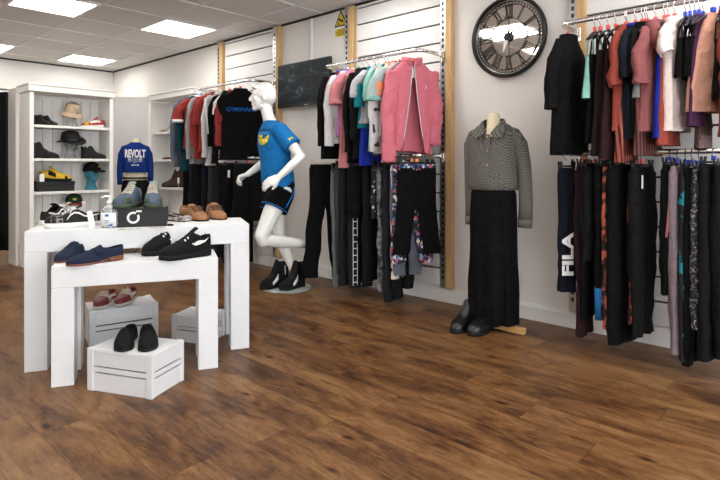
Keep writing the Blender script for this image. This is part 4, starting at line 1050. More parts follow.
# ------------------------------------------------------------------ bookcase contents
BY = 6.97
S1, S2, S3, S4 = 1.668, 1.278, .888, .503
def bx(px, yy): return (lambda px, yy: yy*((.680*(px-360)/542+.733)/(-.734*(px-360)/542+.680)))(px, yy)
def pair(label, px, yy, z, yaw, Ls, style, up, sole, gap=.1, lace=None, extra=None, lining=None, name=None, dx=None, tags=('left one', 'right one')):
    for sg in (-1, 1):
        d = Vector((-math.sin(yaw), math.cos(yaw)))*gap/2*sg
        if dx: d = Vector(dx)*sg/2
        lbl = label % (tags[0] if d.x < 0 else tags[1])
        shoe(lbl, (bx(px, yy)+d.x, yy+d.y, z), yaw, Ls, style, up, sole, lining, -sg, lace, extra=extra, name=name)
pair('small black ankle boot on top bookcase shelf, %s of pair', 46, BY+.17, S1, R(-60), .2, 'boot', BLEATH, DKSOLE, .115)
def dash(t, surf, k, *a):
    strip(surf, [(.15, .25, .5), (.3, .2, .45), (.45, .2, .5), (.6, .25, .6)], .003, WLACE, t, 'white_panel'); strip(surf, [(.66, .1, .9), (.75, .05, .9), (.83, .05, .8)], .003, YMESH, t, 'yellow_panel')
pair('red white and yellow trainer on top bookcase shelf, %s of pair', 93, BY+.16, S1, R(155), .24, 'trainer', REDM, WSOLE, .09, WLACE, dash, tags=('front one', 'rear one'))
pair('black ankle boot on second bookcase shelf left side, %s of pair', 43, BY+.16, S2, R(-25), .3, 'boot', KSUEDE, DKSOLE, .11, KLACE, tags=('front one', 'rear one'))
pair('low black ankle boot on second bookcase shelf right side, %s of pair', 94, BY+.17, S2, R(-30), .255, 'boot', KSUEDE, DKSOLE, .12, tags=('front one', 'rear one'), extra=lambda t, surf, k, *a: strip(surf, [(.1, .8, .98), (.3, .8, .98)], .003, PAPER, t, 'white_trim', (-1, 1), 58))
t = thing('shoe_box', 'black shoe box under yellow trail shoes on bookcase shelf', 'box', (bx(54, BY+.15), BY+.15, S3), R(-4))
obj('base', MB().box((0, 0, .04), (.40, .2, .08)), KBOX, t, False, .002); obj('lid', MB().box((0, 0, .095), (.41, .21, .045)), KBOX, t, False, .002)
def ysh(t, surf, k, *a):
    strip(surf, [(.3, .2, .6), (.42, .15, .5), (.55, .1, .5)], .003, DKSOLE, t, 'black_panel'); strip(surf, [(.85, .0, .5), (.93, .0, .6)], .003, DKSOLE, t, 'toe_guard')
pair('yellow trail shoe on black box in bookcase, %s of pair', 56, BY+.15, S3+.1175, R(-28), .3, 'trainer', YMESH, DKSOLE, .1, YMESH, ysh, tags=('front one', 'rear one'))
t = thing('price_tag', 'small white tag hanging beside yellow trail shoes', 'tag', (bx(42, BY-.03), BY-.032, S3+.12), 0)
obj('card', MB().box((0, 0, .045), (.05, .002, .09)), PAPER, t, False); obj('string', MB().tube([(0, 0, .09), (0, .002, .26), (0, .01, .36)], .0015, 5), BLACKP, t)
GLASS = pm('smoky glass', (.72, .75, .76), .06, .02, 3, trans=.85, ior=1.3); TEALV = pm('teal flocked head', (.03, .17, .23), .7, .15, 30, bump=.15)
def head_mesh(s=1):
    mb = MB()
    mb.ell((0, 0, .215*s), (.078*s, .098*s, .105*s)); mb.ell((0, -.035*s, .16*s), (.055*s, .055*s, .07*s)); mb.ell((0, -.1*s, .19*s), (.013*s, .02*s, .024*s)); mb.ell((0, -.088*s, .15*s), (.024*s, .014*s, .012*s))
    mb.ell((0, -.078*s, .12*s), (.022*s, .016*s, .016*s))
    for d in (-1, 1): mb.ell((d*.079*s, .01*s, .19*s), (.009*s, .022*s, .03*s)); mb.ell((d*.032*s, -.085*s, .225*s), (.024*s, .014*s, .009*s))
    mb.tube([(0, .01*s, .15*s), (0, .015*s, .06*s), (0, .012*s, .002*s)], [.052*s, .055*s, .075*s], 16)
    return remesh(mb, .006, 4)
HEADM = head_mesh()
def head(label, x, y, z, yaw, m):
    t = thing('display_bust', label, 'mannequin head', (x, y, z), yaw)
    obj('bust', HEADM.copy(), m, t)
    obj('base', MB().lathe([(.001, 0), (.085, 0), (.085, .008), (.001, .01)], 20), m, t)
    return t
STRAW = pm('beige felt', (.5, .37, .26), .9, .1, 30, bump=.2); KFELT = pm('black felt', (.007, .007, .0075), .85, .1, 30, bump=.15); KCAP = fab('black cap cloth', (.009, .0085, .008)); GCAP = fab('dark green cap cloth', (.012, .045, .022)); MPEAK = fab('maroon peak cloth', (.16, .03, .025))
yy = BY+.17; xh = bx(72.5, yy)
head('clear glass display head wearing beige bucket hat', xh, yy, S1, R(15), GLASS)
t = thing('bucket_hat', 'beige bucket hat with upturned brim on glass head', 'hat', (xh, yy, S1+.185), R(15))
Mh = Matrix.Rotation(R(16), 4, 'X') @ Matrix.Scale(.84, 4)
obj('crown', MB().lathe([(.001, .125), (.075, .122), (.09, .112), (.105, .04), (.112, .0)], 28).moved(Mh), STRAW, t, True, 0, None, 0, 0, .004)
obj('brim', MB().lathe([(.111, .004), (.128, -.02), (.142, -.055), (.15, -.06)], 28, cap=False).moved(Mh), STRAW, t, True, 0, None, 0, 0, .004)
obj('hat_band', MB().lathe([(.112, .002), (.109, .022)], 28, (0, 0, 0), 1.02, 1.02, cap=False).moved(Mh), STRAW, t, True, 0, None, 0, 0, .003)
xh = bx(71, yy)
head('clear glass display head wearing black rolled brim hat', xh, yy, S2, R(25), GLASS)
t = thing('brimmed_hat', 'black felt hat with curved brim on glass head', 'hat', (xh, yy, S2+.225), R(25))
Mh = Matrix.Rotation(R(-12), 4, 'Y') @ Matrix.Rotation(R(6), 4, 'X') @ Matrix.Scale(.98, 4)
obj('crown', MB().lathe([(.001, .11), (.05, .118), (.088, .1), (.1, .05), (.105, .0)], 28, (0, 0, 0), 1, 1.12).moved(Mh), KFELT, t)
rows = []
for i in range(41):
    a = 2*PI*i/40
    rows.append([((.1+q*.062)*math.cos(a), (.1+q*.062)*1.12*math.sin(a), -.005-.035*q*q*abs(math.sin(a))+.02*q*q*abs(math.cos(a))) for q in (0, .35, .7, 1)])
obj('brim', MB().grid(rows).moved(Mh), KFELT, t, True, 0, None, 0, 0, .004)
obj('hat_band', MB().lathe([(.107, .002), (.104, .03)], 28, (0, 0, 0), 1.01, 1.13, cap=False).moved(Mh), BLACKP, t, True, 0, None, 0, 0, .003)
def cap_hat(label, x, y, z, yaw, m, pm_, tilt=0, emb=None):
    t = thing('baseball_cap', label, 'cap', (x, y, z), yaw)
    Mt = Matrix.Rotation(R(tilt), 4, 'X')
    obj('crown', MB().lathe([(.001, .115), (.03, .112), (.06, .098), (.083, .07), (.093, .03), (.095, 0)], 28, (0, 0, 0), 1, 1.12).moved(Mt), m, t, True, 0, None, 0, 0, .003)
    rows = []
    for i in range(17):
        v = -1+2*i/16
        rows.append([(v*.088*(1-.08*q), -.1*math.sqrt(max(0, 1-(v*.85)**2))-.085*q*math.sqrt(max(0.02, 1-v*v*.9)), .006-.022*v*v*q-.012*q) for q in (0, .5, 1)])
    obj('peak', MB().grid(rows).moved(Mt), pm_, t, True, 0, None, 0, 0, .005)
    obj('button', MB().ell((0, 0, .115), (.008, .008, .005)).moved(Mt), m, t)
    if emb: obj('badge', MB().ell((0, -.1, .05), (.022, .006, .016)).moved(Mt), emb, t)
    return t
xh = bx(92, yy)
head('teal blue display head wearing black cap', xh, yy, S3, R(15), TEALV)
cap_hat('black cap with gold trim on teal blue head', xh, yy, S3+.235, R(40), KCAP, KCAP, -4, YMESH)
cap_hat('dark green cap with maroon peak on lower bookcase shelf', bx(74, BY+.13), BY+.13, S4+.235, R(-15), GCAP, MPEAK, 2, YMESH)
t = thing('shoe_box', 'plain dark box under dark green cap in bookcase', 'box', (bx(73, BY+.17), BY+.17, S4), 0)
obj('base', MB().box((0, 0, .12), (.2, .24, .24)), SHELFW, t, False, .002); obj('lid', MB().box((0, 0, .225), (.21, .25, .045)), SHELFW, t, False, .002)
# second bookcase
def heeled(label, x, y, z, yaw):
    t = thing('high_heel_shoe', label, 'shoe', (x, y, z), yaw); Ls = .21
    prof = [(-.105, .1), (-.09, .098), (-.05, .085), (0, .045), (.04, .012), (.075, .006), (.105, .008)]
    wd = [.012, .024, .026, .027, .034, .03, .004]
    rows = [[(p[0], s*w_, p[1]) for s in (-1, -.5, 0, .5, 1)] for p, w_ in zip(prof, wd)]
    obj('sole', MB().grid(rows), TANH, t, True, 0, None, 0, 1, .006)
    obj('heel', MB().tube([(-.085, 0, .096), (-.09, 0, .05), (-.088, 0, 0)], [.018, .009, .006], 10), TANH, t)
    rows = []
    for i in range(-4, 5):
        a = i/4
        rows.append([(-.09-.016*(1-a*a)+.1*abs(a)**2*.5, a*.028, .1-.02*abs(a)), (-.09-.012*(1-a*a)+.1*abs(a)**2*.5, a*.026, .145-.05*abs(a))])
    obj('heel_counter', MB().grid(rows), TANH, t, True, 0, None, 0, 1, .003)
    rows = []
    for s, h in ((.03, .03), (.06, .034), (.09, .022), (.105, .01)):
        ww = .034 if s < .08 else (.024 if s < .1 else .006)
        rows.append([(s, ww*math.cos(a), .01+h*math.sin(a)) for a in [PI*j/8 for j in range(9)]])
    obj('vamp', MB().grid(rows), TANH, t, True, 0, None, 0, 1, .003)
    return t
def bx2(px, X): return X*((-.734*(px-360)/542+.680)/(.680*(px-360)/542+.733))
X2 = 3.83
heeled('tan high heeled shoe on side bookcase shelf, left of its pair', X2, bx2(167, X2), S1, R(140)); heeled('tan high heeled shoe on side bookcase shelf, right of its pair', X2+.04, bx2(175, X2), S1, R(140))
t = thing('price_tag', 'white tag beside tan heels on side bookcase', 'tag', (X2-.085, bx2(174, X2-.085), S1), R(-90)); obj('card', MB().box((0, 0, .05), (.06, .002, .1)), PAPER, t, False)
for dx, lb in ((0, 'left'), (.11, 'right')): shoe('dark red flat shoe on side bookcase shelf, %s of pair' % lb, (X2+.02, bx2(170, X2)-dx+.04, S2), R(120), .22, 'flat', DRED, DKSOLE)
for dx, lb in ((0, 'left'), (.12, 'right')): shoe('brown suede ankle boot on side bookcase shelf, %s of pair' % lb, (X2, bx2(174, X2)-dx+.03, S3), R(135), .29, 'boxing', RBOOT, DKSOLE, name='ankle_boot')
t = thing('price_tag', 'white tag beside brown suede boots on side bookcase', 'tag', (X2-.09, bx2(178.5, X2-.09), S3), R(-90)); obj('card', MB().box((0, 0, .1), (.05, .002, .08)).box((0, 0, .03), (.004, .002, .06)), PAPER, t, False)
# ------------------------------------------------------------------ dress forms
def form_rings(H0, a0, b0):
    """shoulder to hip of a headless form, z from hip (0) to neck"""
    return [(0, .155, .105), (.1, .16, .11), (.25, .125, .09), (.4, .15, .105), (.5, .165, .1), (.56, .15, .08), (.6, .09, .06), (.63, .052, .05), (.70, .045, .045), (.71, .03, .03)]
# blue sweatshirt form in the corner
fx, fy = (3.267, 7.12)
t = thing('dress_form', 'cream headless dress form inside blue lettered sweatshirt', 'dress form', (fx, fy, 0), R(-27))
obj('torso', MB().loft([sring(a, b, .84+z, 28, 2.1) for z, a, b in form_rings(0, 0, 0)]), CREAM, t)
obj('pole', MB().tube([(0, 0, .02), (0, 0, .86)], .014), STEEL, t)
obj('stand', MB().lathe([(.001, 0), (.16, 0), (.16, .012), (.02, .03), (.001, .03)], 24), BLACKM, t)
RB = fab('sweatshirt blue', (.008, .03, .17))
def worn(name, label, cat, loc, rz, z0, z1, rings, sleeves, m, parts=()):
    t = thing(name, label, cat, loc, rz); return t
t = thing('sweatshirt', 'blue sweatshirt with white lettering worn by corner dress form', 'sweatshirt', (fx, fy, 1.1), R(-27))
sw = [(0, .165, .118), (.02, .168, .125), (.12, .172, .128), (.22, .18, .125), (.3, .185, .112), (.345, .16, .09), (.375, .1, .072), (.392, .072, .062)]
obj('body', MB().loft([sring(a, b, z, 36, 2.2, .003, 6, z*9) for z, a, b in sw], False, False), RB, t)
obj('neckband', MB().loft([sring(a, b, z, 28, 2.1) for z, a, b in ((.386, .076, .066), (.402, .066, .058), (.388, .062, .054))], False, False), RB, t)
for s in (-1, 1):
    obj('sleeve', MB().tube([(s*.10, 0, .35), (s*.135, 0, .325), (s*.17, -.005, .24), (s*.187, -.012, .1), (s*.192, -.02, -.05), (s*.19, -.03, -.16)], [.03, .05, .052, .046, .042, .036], 14, True, .85), RB, t)
def chest(x, y, z): return (x, -.128*(1-min(1, abs(x)/.18)**2.2)**.45-.006-z, y)
def scaled(mb, sx, sy): mb.v = [(p[0]*sx, p[1]*sy, p[2]) for p in mb.v]; return mb
obj('lettering', wrap(scaled(text_mesh('REVOLT', .1, .0005, .004), .70, 1.4), lambda x, y, z: chest(x, .245+y, z)), WTEXT, t, False)
em = MB(); em.lathe([(.026, 0), (.036, 0), (.036, .001), (.026, .001)], 24, cap=False); em.box((0, .003, 0), (.02, .024, .001)).box((0, -.012, 0), (.012, .008, .001))
obj('emblem', wrap(em, lambda x, y, z: chest(x, .165+y, z)), fab('pale blue print', (.2, .27, .45)), t, False)
br = MB()
for s in (-1, 1):
    for yb in (.02, -.022): br.box((s*.066, yb, 0), (.044, .006, .001))
obj('yellow_bar', wrap(br, lambda x, y, z: chest(x, .168+y, z)), fab('pale yellow print', (.7, .62, .3)), t, False)
br = MB()
for s in (-1, 1):
    for k in range(4): br.box((s*.066-.015+.01*k, 0, 0), (.007, .016, .001))
for k in range(9):
    if k not in (4, 6): br.box((-.04+.01*k, -.068, 0), (.007, .02, .001))
obj('small_print', wrap(br, lambda x, y, z: chest(x, .168+y, z)), WTEXT, t, False)
t = thing('trousers', 'dark trousers with pale belt below blue sweatshirt', 'trousers', (fx, fy, .5), R(-27))
obj('body', MB().loft([sring(a, b, z, 30, 2.2) for z, a, b in ((0, .17, .12), (.2, .178, .128), (.4, .176, .126), (.5, .15, .11))], False, False), K2, t)
obj('waistband', MB().loft([sring(a, b, z, 30, 2.2) for z, a, b in ((.505, .166, .122), (.53, .163, .12), (.57, .155, .114))], False, False), pm('stone cloth', (.5, .43, .3), .85), t)
obj('belt', MB().loft([sring(a, b, z, 30, 2.2) for z, a, b in ((.515, .17, .126), (.54, .168, .125))], False, False), BLACKP, t)
# houndstooth blouse and long black skirt
fx, fy = 3.58, 1.985; FR = R(-82)
t = thing('dress_form', 'cream headless dress form on wooden feet wearing houndstooth blouse', 'dress form', (fx, fy, 0), FR)
nk = [(0, .15, .1), (.12, .155, .105), (.27, .125, .09), (.42, .155, .105), (.52, .165, .1), (.58, .14, .08), (.62, .08, .06), (.645, .05, .048), (.735, .044, .044), (.75, .03, .03)]
obj('torso', MB().loft([sring(a, b, .83+z, 28, 2.1) for z, a, b in nk]), CREAM, t)
obj('pole', MB().tube([(0, 0, .05), (0, 0, .86)], .018), BLACKM, t)
OAK = pm('oak stand', (.5, .28, .1), .5, .2, 12)
for k in range(3):
    a = R(25+120*k) if False else R([-8, 172, 82][k])
    obj('foot', MB().box((.12*math.cos(a), .12*math.sin(a), .03), (.25, .045, .045), a), OAK, t, False, .006)
HT = patterned('houndstooth check', 'checker', [(0, (.025, .025, .025)), (.5, (.2, .19, .165))], 115)
t = thing('blouse', 'black and cream houndstooth collared blouse worn by the dress form', 'blouse', (fx, fy, 1.02), FR)
bl = [(0, .168, .122), (.012, .178, .134), (.06, .182, .138), (.18, .18, .134), (.3, .18, .126), (.38, .178, .108), (.43, .16, .09), (.465, .125, .078), (.49, .085, .068), (.50, .072, .062)]
bm_ = MB().loft([sring(a, b, z, 40, 2.2, .005*(1-z/.5), 7, z*6) for z, a, b in bl], False, False)
bm_.crumple(.012, 11, 4, 2, 0, 0, .5, .3)
bm_.v = [(x_, y_, z_-(.11*max(0, 1-abs(x_)/.085) if z_ > .42 and y_ < -.02 else 0)) for x_, y_, z_ in bm_.v]
obj('body', bm_, HT, t)
for s in (-1, 1):
    sw_ = .05 if s > 0 else -.012
    so = obj('sleeve', MB().tube([(s*.11, 0, .435), (s*.147, 0, .405), (s*(.178+sw_*.3), .0, .33), (s*(.186+sw_*.6), .01, .2), (s*(.19+sw_*.8), .01, .05), (s*(.186+sw_), .006, -.1), (s*(.182+sw_), .002, -.21)], [.03, .05, .056, .053, .049, .048, .05], 16, True, .9), HT, t)
    obj('cuff', MB().tube([(s*(.182+sw_), .002, -.205), (s*(.181+sw_), .0, -.265)], [.053, .05], 16, True, .9), HT, so)
    inn = [(0, .07, .522), (.05, .057, .524), (.076, .01, .518), (.07, -.042, .495), (.045, -.09, .45), (.014, -.126, .40)]
    out_ = [(0, .088, .475), (.064, .074, .475), (.108, .012, .458), (.122, -.07, .42), (.125, -.122, .365), (.06, -.146, .365)]
    rows = []
    for a_, b_ in zip(inn, out_):
        A, B = Vector((s*a_[0], a_[1], a_[2])), Vector((s*b_[0], b_[1], b_[2]))
        rows.append([A, A.lerp(B, .5)+Vector((0, -.006, .016)), B])
    obj('collar', MB().grid(rows), HT, t, True, 0, None, 0, 1, .005)
bt = MB()
for k in range(4): bt.ell((.006, -.138+.006*(k-2)**2*.4, .08+.1*k), (.008, .005, .008))
obj('button', bt, pm('brass button', (.5, .36, .14), .35, .1, 10, 1), t)
obj('placket', MB().loft([[(x_, -.137+.012*(z/.4)**3-.002*q, z) for x_, q in ((-.016, 0), (-.016, 1), (.022, 1), (.022, 0))] for z in (.01, .15, .28, .4)]), HT, t, False)
obj('pocket_flap', MB().box((.085, -.118, .1), (.075, .008, .026), R(24)), HT, t, False, .002)
t = thing('skirt', 'long black skirt hanging to the floor below houndstooth blouse', 'skirt', (fx, fy, .06), FR)
KS = fab('black satin jersey', (.0025, .0025, .003), .8)
sk = [(0, .172, .15, .014), (.15, .17, .145, .012), (.45, .168, .138, .008), (.75, .172, .13, .004), (.93, .165, .122, .001), (1.0, .14, .1, 0)]
obj('skirt_body', MB().loft([sring(a, b, z, 60, 2.1, f, 9, z*2.5) for z, a, b, f in [(q_/14, lerp([(r_[0], r_[1]) for r_ in sk], q_/14), lerp([(r_[0], r_[2]) for r_ in sk], q_/14), lerp([(r_[0], r_[3]) for r_ in sk], q_/14)) for q_ in range(15)]], False, False).crumple(.016, 12, 1.6, 4, 0, 0, 1.0, .5), KS, t)
obj('waistband', MB().loft([sring(.143, .103, z, 36, 2.1) for z in (.97, 1.01)], False, False), KS, t)
def zp2(t, surf, k, *a): strip(surf, [(.33, .1, .9), (.355, .1, .9)], .004, STEEL, t, 'zip', (-1, 1), 58)
x, y, yw, ln = (3.446, 2.14, -3.128, 0.361)
shoe('black leather ankle boot with side zip, left of pair by the long skirt', (x, y, 0), yw, .31, 'boot', BLEATH, DKSOLE, None, -1, extra=zp2)
x, y, yw, ln = (3.477, 2.021, -3.134, 0.384)
shoe('black leather ankle boot with side zip, right of pair by the long skirt', (x, y, 0), yw, .31, 'boot', BLEATH, DKSOLE, None, 1, extra=zp2)

# ------------------------------------------------------------------ running mannequin, its own axes: x to the photo's right, y away
mx, my = (3.392, 4.118)
t = thing('mannequin', 'white running male mannequin with bent knee on round glass base', 'mannequin', (mx, my, 0), VIEW)
mb = MB()
YS = R(-54); sv = Vector((math.cos(YS), math.sin(YS), 0)); nv = Vector((sv.y, -sv.x, 0))     # shoulder line (towards the near shoulder), chest direction
# torso
def tring(c, a, b, z): return sring(a, b, z, 24, 2.1, cx=c[0], cy=c[1], yaw=YS)
mb.loft([tring(c, a, b, z) for c, a, b, z in (((-.085, 0), .09, .07, .84), ((-.085, 0), .15, .11, .9), ((-.09, 0), .165, .115, .98), ((-.10, 0), .145, .1, 1.1), ((-.115, 0), .155, .11, 1.25), ((-.13, 0), .18, .12, 1.4), ((-.135, 0), .19, .11, 1.5), ((-.14, 0), .15, .085, 1.56), ((-.15, 0), .07, .06, 1.61))])
mb.limb([(-.03, -.085, .95, .1), (-.12, -.17, .75, .09), (-.205, -.24, .54, .066), (-.19, -.235, .49, .06)])
mb.limb([(-.195, -.23, .5, .058), (-.06, -.14, .475, .062), (.08, -.04, .445, .05), (.21, .05, .415, .034)])
mb.limb([(.21, .05, .415, .034), (.245, .075, .38, .036), (.255, .08, .31, .034), (.25, .075, .25, .026)])
mb.limb([(-.14, .08, .95, .1), (-.13, .1, .73, .088), (-.1, .11, .5, .064)])
mb.limb([(-.1, .11, .5, .062), (-.03, .1, .36, .06), (.05, .05, .18, .036), (.075, .03, .08, .038), (.03, -.04, .055, .034), (-.01, -.09, .05, .028)])
def arm(sh, el, wr): mb.limb([(*sh, .062), tuple(Vector(sh).lerp(Vector(el), .5))+(.055,), (*el, .043), tuple(Vector(el).lerp(Vector(wr), .35))+(.044,), (*wr, .029)])
arm((-.03, -.17, 1.525), (.165, -.26, 1.275), (-.035, -.33, 1.085))
arm((-.235, .165, 1.525), (-.235, .26, 1.25), (-.41, .12, 1.105))
def hand(wr, dr, up_, curl, thumb_side=1, s=1.12):
    """dr = pointing direction, up_ = back of the hand"""
    d = Vector(dr).normalized(); u = Vector(up_); u = (u-d*u.dot(d)).normalized(); sd = d.cross(u)*thumb_side; w0 = Vector(wr)
    for k in range(4):
        o = (k-1.5)*.021*s; ln = [.088, .098, .092, .072][k]*s
        base = w0+d*.078*s+sd*(-o)+u*.004
        mb.limb([(*(w0+d*.01+sd*(-o*.6)), .019*s), (*base, .0145*s)], 8)
        p = base; ang = curl[0]; r = .0115*s
        for j, fr in enumerate((.45, .3, .25)):
            q = p+(d*math.cos(ang)-u*math.sin(ang))*ln*fr
            mb.cap(tuple(p), tuple(q), r, r*.92, 8); p = q; r *= .92; ang += curl[1]
    p = w0+d*.02*s+sd*.026*s; q = p+(d*.7+sd*.6-u*.35).normalized()*.045*s; e_ = q+(d*.95+sd*.1-u*.3).normalized()*.035*s
    mb.limb([(*p, .016*s), (*q, .013*s), (*e_, .0105*s)], 8)
hand((-.035, -.33, 1.085), (-.86, -.1, -.45), (.1, -.75, .6), (.3, .32), -1)
hand((-.41, .12, 1.105), (-.8, -.35, -.3), (-.1, .2, 1), (.85, .85), 1)
# neck and head
mb.limb([(-.15, 0, 1.58, .068), (-.185, -.005, 1.68, .058), (-.205, -.005, 1.76, .058)])
hc = Vector((-.235, -.01, 1.868)); fd = Vector((-.985, -.17, 0)); fy_ = math.atan2(fd.y, fd.x); rt = Vector((-fd.y, fd.x, 0))
def HP(f, r, z): return tuple(hc+fd*f+rt*r+Vector((0, 0, z)))
mb.ell(HP(-.012, 0, .03), (.108, .082, .098), fy_); mb.ell(HP(.035, 0, -.05), (.066, .062, .085), fy_); mb.ell(HP(.075, 0, -.118), (.026, .03, .024), fy_)
mb.limb([(*HP(.098, 0, .01), .013), (*HP(.122, 0, -.032), .016), (*HP(.112, 0, -.04), .016)], 8)
for r_ in (-1, 1):
    mb.ell(HP(.086, r_*.034, .022), (.016, .03, .011), fy_); mb.ell(HP(.07, r_*.042, -.03), (.026, .022, .022), fy_); mb.ell(HP(-.012, r_*.083, -.022), (.022, .011, .034), fy_)
    mb.ell(HP(.086, r_*.033, .0), (.01, .016, .009), fy_)
mb.ell(HP(.097, 0, -.073), (.013, .026, .008), fy_); mb.ell(HP(.093, 0, -.088), (.013, .022, .009), fy_)
mb.limb([(*HP(.02, .055, -.1), .02), (*HP(.07, 0, -.118), .024)], 8); mb.limb([(*HP(.02, -.055, -.1), .02), (*HP(.07, 0, -.118), .024)], 8)
# moulded short hair
mb.ell(HP(-.022, 0, .05), (.108, .087, .092), fy_); mb.ell(HP(-.05, 0, .0), (.085, .084, .09), fy_)
mb.limb([(*HP(.075, .05, .085), .024), (*HP(.085, 0, .095), .027), (*HP(.075, -.05, .085), .024)], 8)
obj('body', remesh(mb, .0065, 5), MANN, t)
GL2 = pm('round glass base', (.6, .66, .66), .06, .02, 3, trans=.6, ior=1.45)
obj('base', MB().lathe([(.001, 0), (.235, 0), (.238, .004), (.235, .01), (.001, .01)], 48), GL2, t)
obj('support_rod', MB().tube([(.1, .09, .008), (.06, .075, .2), (.0, .1, .32)], .008), CHROME, t)
# tee
BT = fab('bright blue sports cloth', (.008, .15, .42), .75, .08)
t = thing('t_shirt', 'bright blue sports tee with yellow print on the mannequin', 't-shirt', (mx, my, 1.0), VIEW)
mb = MB()
sh = [((-.09, 0), .19, .15, .985), ((-.095, 0), .192, .148, 1.1), ((-.11, 0), .185, .138, 1.25), ((-.13, 0), .2, .142, 1.4), ((-.135, 0), .205, .13, 1.49), ((-.138, 0), .185, .108, 1.55), ((-.145, 0), .12, .088, 1.595), ((-.15, 0), .084, .078, 1.622)]
def z0(mb_): mb_.v = [(p[0], p[1], p[2]-1.0) for p in mb_.v]; return mb_
mb.loft([sring(a, b, z, 32, 2.1, .004*max(0, 1.4-z)*2.5, 5, z*3, c[0], c[1], YS) for c, a, b, z in sh])
for a, b in (((-.045, -.155, 1.52), (.085, -.225, 1.375)), ((-.22, .15, 1.52), (-.232, .225, 1.34))):
    mb.tube([a, tuple(Vector(a).lerp(Vector(b), .5)), b], [.082, .085, .088], 20); mb.ell((a[0], a[1], a[2]), (.082, .082, .082))
obj('cloth', remesh(z0(mb), .006, 4), BT, t)
obj('neckband', z0(MB().loft([sring(a, b, z, 28, 2.1, cx=-.15, cy=0, yaw=YS) for z, a, b in ((1.612, .088, .082), (1.63, .08, .075), (1.618, .074, .069))], False, False)), BT, t)
def tch(x, y, z):
    """x along the shirt (photo right), y height, z outwards"""
    c = Vector((-.128, 0, 0)); b = .146
    p = c+sv*x+nv*(b*(1-min(1, abs(x)/.2)**2.1)**.48+.006+z); return (p.x, p.y, y-1.0+.075)
# sv runs to the near shoulder which is the photo's right
PB = MB(); rows = []
for i in range(21):
    x_ = -.075+.15*i/20
    lo = 1.375-.062*math.sqrt(max(0, 1-(x_/.075)**2)); rows.append([(x_, lo, 0), (x_, 1.375 if abs(x_) > .0 else 1.375, 0)])
OFF = .05
half = wrap(MB().grid(rows), lambda x, y, z: tch(x+OFF, y, z)); obj('ball_print', half, YTEXT, t, True, 0, None, 0, 0, .001)
up_ = MB(); up_.grid([[(-.072+.075*u, 1.378+.034*v, 0) for v in (0, 1)] for u in (0, .5, 1)]); up_.grid([[(.03+.052*u, 1.378+.034*v*u, 0) for v in (0, 1)] for u in (0, .5, 1)])
obj('ball_print', wrap(up_, lambda x, y, z: tch(x+OFF, y, z)), YTEXT, t, True, 0, None, 0, 0, .001)
sm_ = MB()
for a in (-.035, .0, .035): sm_.box((a, 1.355, .0015), (.003, .06, .001))
obj('ball_seam', wrap(sm_, lambda x, y, z: tch(x+OFF, y, z)), BT, t, False)
obj('lettering', wrap(scaled(text_mesh('UNDER ARMOUR', .026, .0004, .0004), .95, 1), lambda x, y, z: tch(x+OFF, 1.458+y, z)), fab('navy print', (.008, .012, .03)), t, False)
obj('lettering', wrap(scaled(text_mesh('BASKETBALL', .028, .0004, .0004), 1, 1), lambda x, y, z: tch(x+OFF, 1.428+y, z)), fab('sky print', (.1, .32, .62)), t, False)
# two-arc mark on the sleeve
sl = Vector((.062, -.213, 1.40)); ax = (Vector((.085, -.225, 1.375))-Vector((-.045, -.155, 1.52))).normalized()
out = Vector((.25, -.9, .35)); out = (out-ax*out.dot(ax)).normalized(); cr_ = ax.cross(out)
lg = MB()
for s in (-1, 1):
    rows = []
    for i in range(9):
        a = R(-62)+R(124)*i/8; wv = .0035+.0035*math.cos(a)
        rows.append([sl+out*.089+cr_*(math.sin(a)*.026)+ax*(s*(-.02+.019*math.cos(a))+s*dw) for dw in (-wv, wv)])
    lg.grid(rows)
obj('sleeve_mark', z0(lg), YTEXT, t, True, 0, None, 0, 0, .0012)
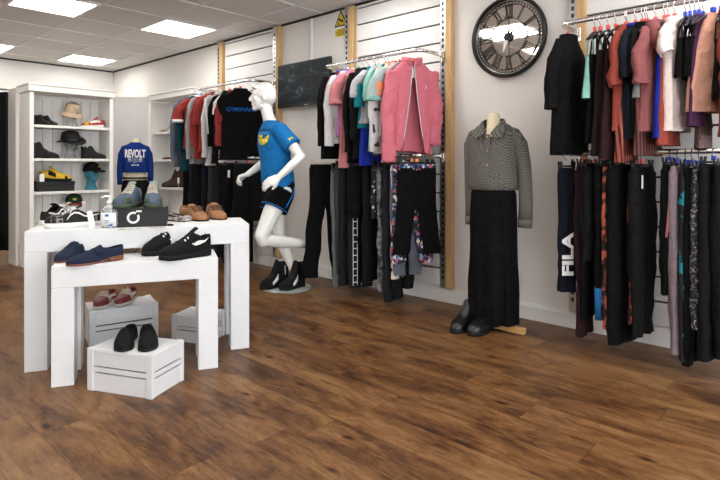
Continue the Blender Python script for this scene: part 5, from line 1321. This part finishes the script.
# shorts
t = thing('shorts', 'black running shorts with bright blue piping on the mannequin', 'shorts', (mx, my, .8), VIEW)
mb = MB()
mb.loft([sring(a, b, z, 28, 2.1, cx=-.085, cy=0, yaw=YS) for a, b, z in ((.165, .135, .86), (.186, .146, .92), (.188, .148, 1.0), (.178, .138, 1.06))])
la = [((-.03, -.085, .95), (-.1, -.15, .785)), ((-.14, .075, .95), (-.145, .085, .785))]
for a, b in la: mb.tube([a, tuple(Vector(a).lerp(Vector(b), .5)), b], [.122, .128, .132], 22)
mb.v = [(p[0], p[1], p[2]-.8) for p in mb.v]
obj('cloth', remesh(mb, .006, 4), K, t)
PIP = fab('blue piping', (.01, .14, .45))
for a, b in la:
    d = (Vector(b)-Vector(a)).normalized(); u = d.orthogonal().normalized(); w_ = d.cross(u); c = Vector(b)-Vector((0, 0, .8))-d*.004
    obj('piping', MB().tube([c+u*.1295*math.cos(q*PI/14)+w_*.1295*math.sin(q*PI/14) for q in range(29)], .006, 8), PIP, t)
def side(z, th): 
    p = sring(.181, .141, z, 64, 2.1, cx=-.085, cy=0, yaw=YS); return p[th]
obj('piping', MB().tube([(.085, -.14, .99-.8), (.082, -.175, .92-.8), (.05, -.21, .86-.8), (.02, -.235, .80-.8)], .006, 8), PIP, t)
# boxing boots at the base
def bxb(t, surf, k, *a):
    strip(surf, [(.42, .12, .3), (.5, .12, .34), (.58, .1, .36), (.66, .06, .3)], .003, WLACE, t, 'white_flash'); strip(surf, [(.1, .86, .98), (.3, .86, .98)], .003, DG, t, 'ankle_trim', (-1, 1), 58)
    strip(surf, [(.16, .3, .75), (.19, .3, .75)], .003, LG, t, 'ankle_stripe', (-1, 1), 58)
def loc_of(lx, ly): return (mx+lx*math.cos(VIEW)-ly*math.sin(VIEW), my+lx*math.sin(VIEW)+ly*math.cos(VIEW))
hd = VIEW+math.atan2(-.75, -.55)
p = loc_of(.055, -.035); shoe('black high-top boxing boot worn on the mannequin standing foot', (p[0], p[1], .01), hd, .3, 'boxing', KN, DKSOLE, None, 1, KLACE, extra=bxb)
p = loc_of(-.125, .0); shoe('black high-top boxing boot standing empty beside the worn one', (p[0], p[1], .01), hd-R(8), .3, 'boxing', KN, DKSOLE, None, -1, KLACE, extra=bxb)
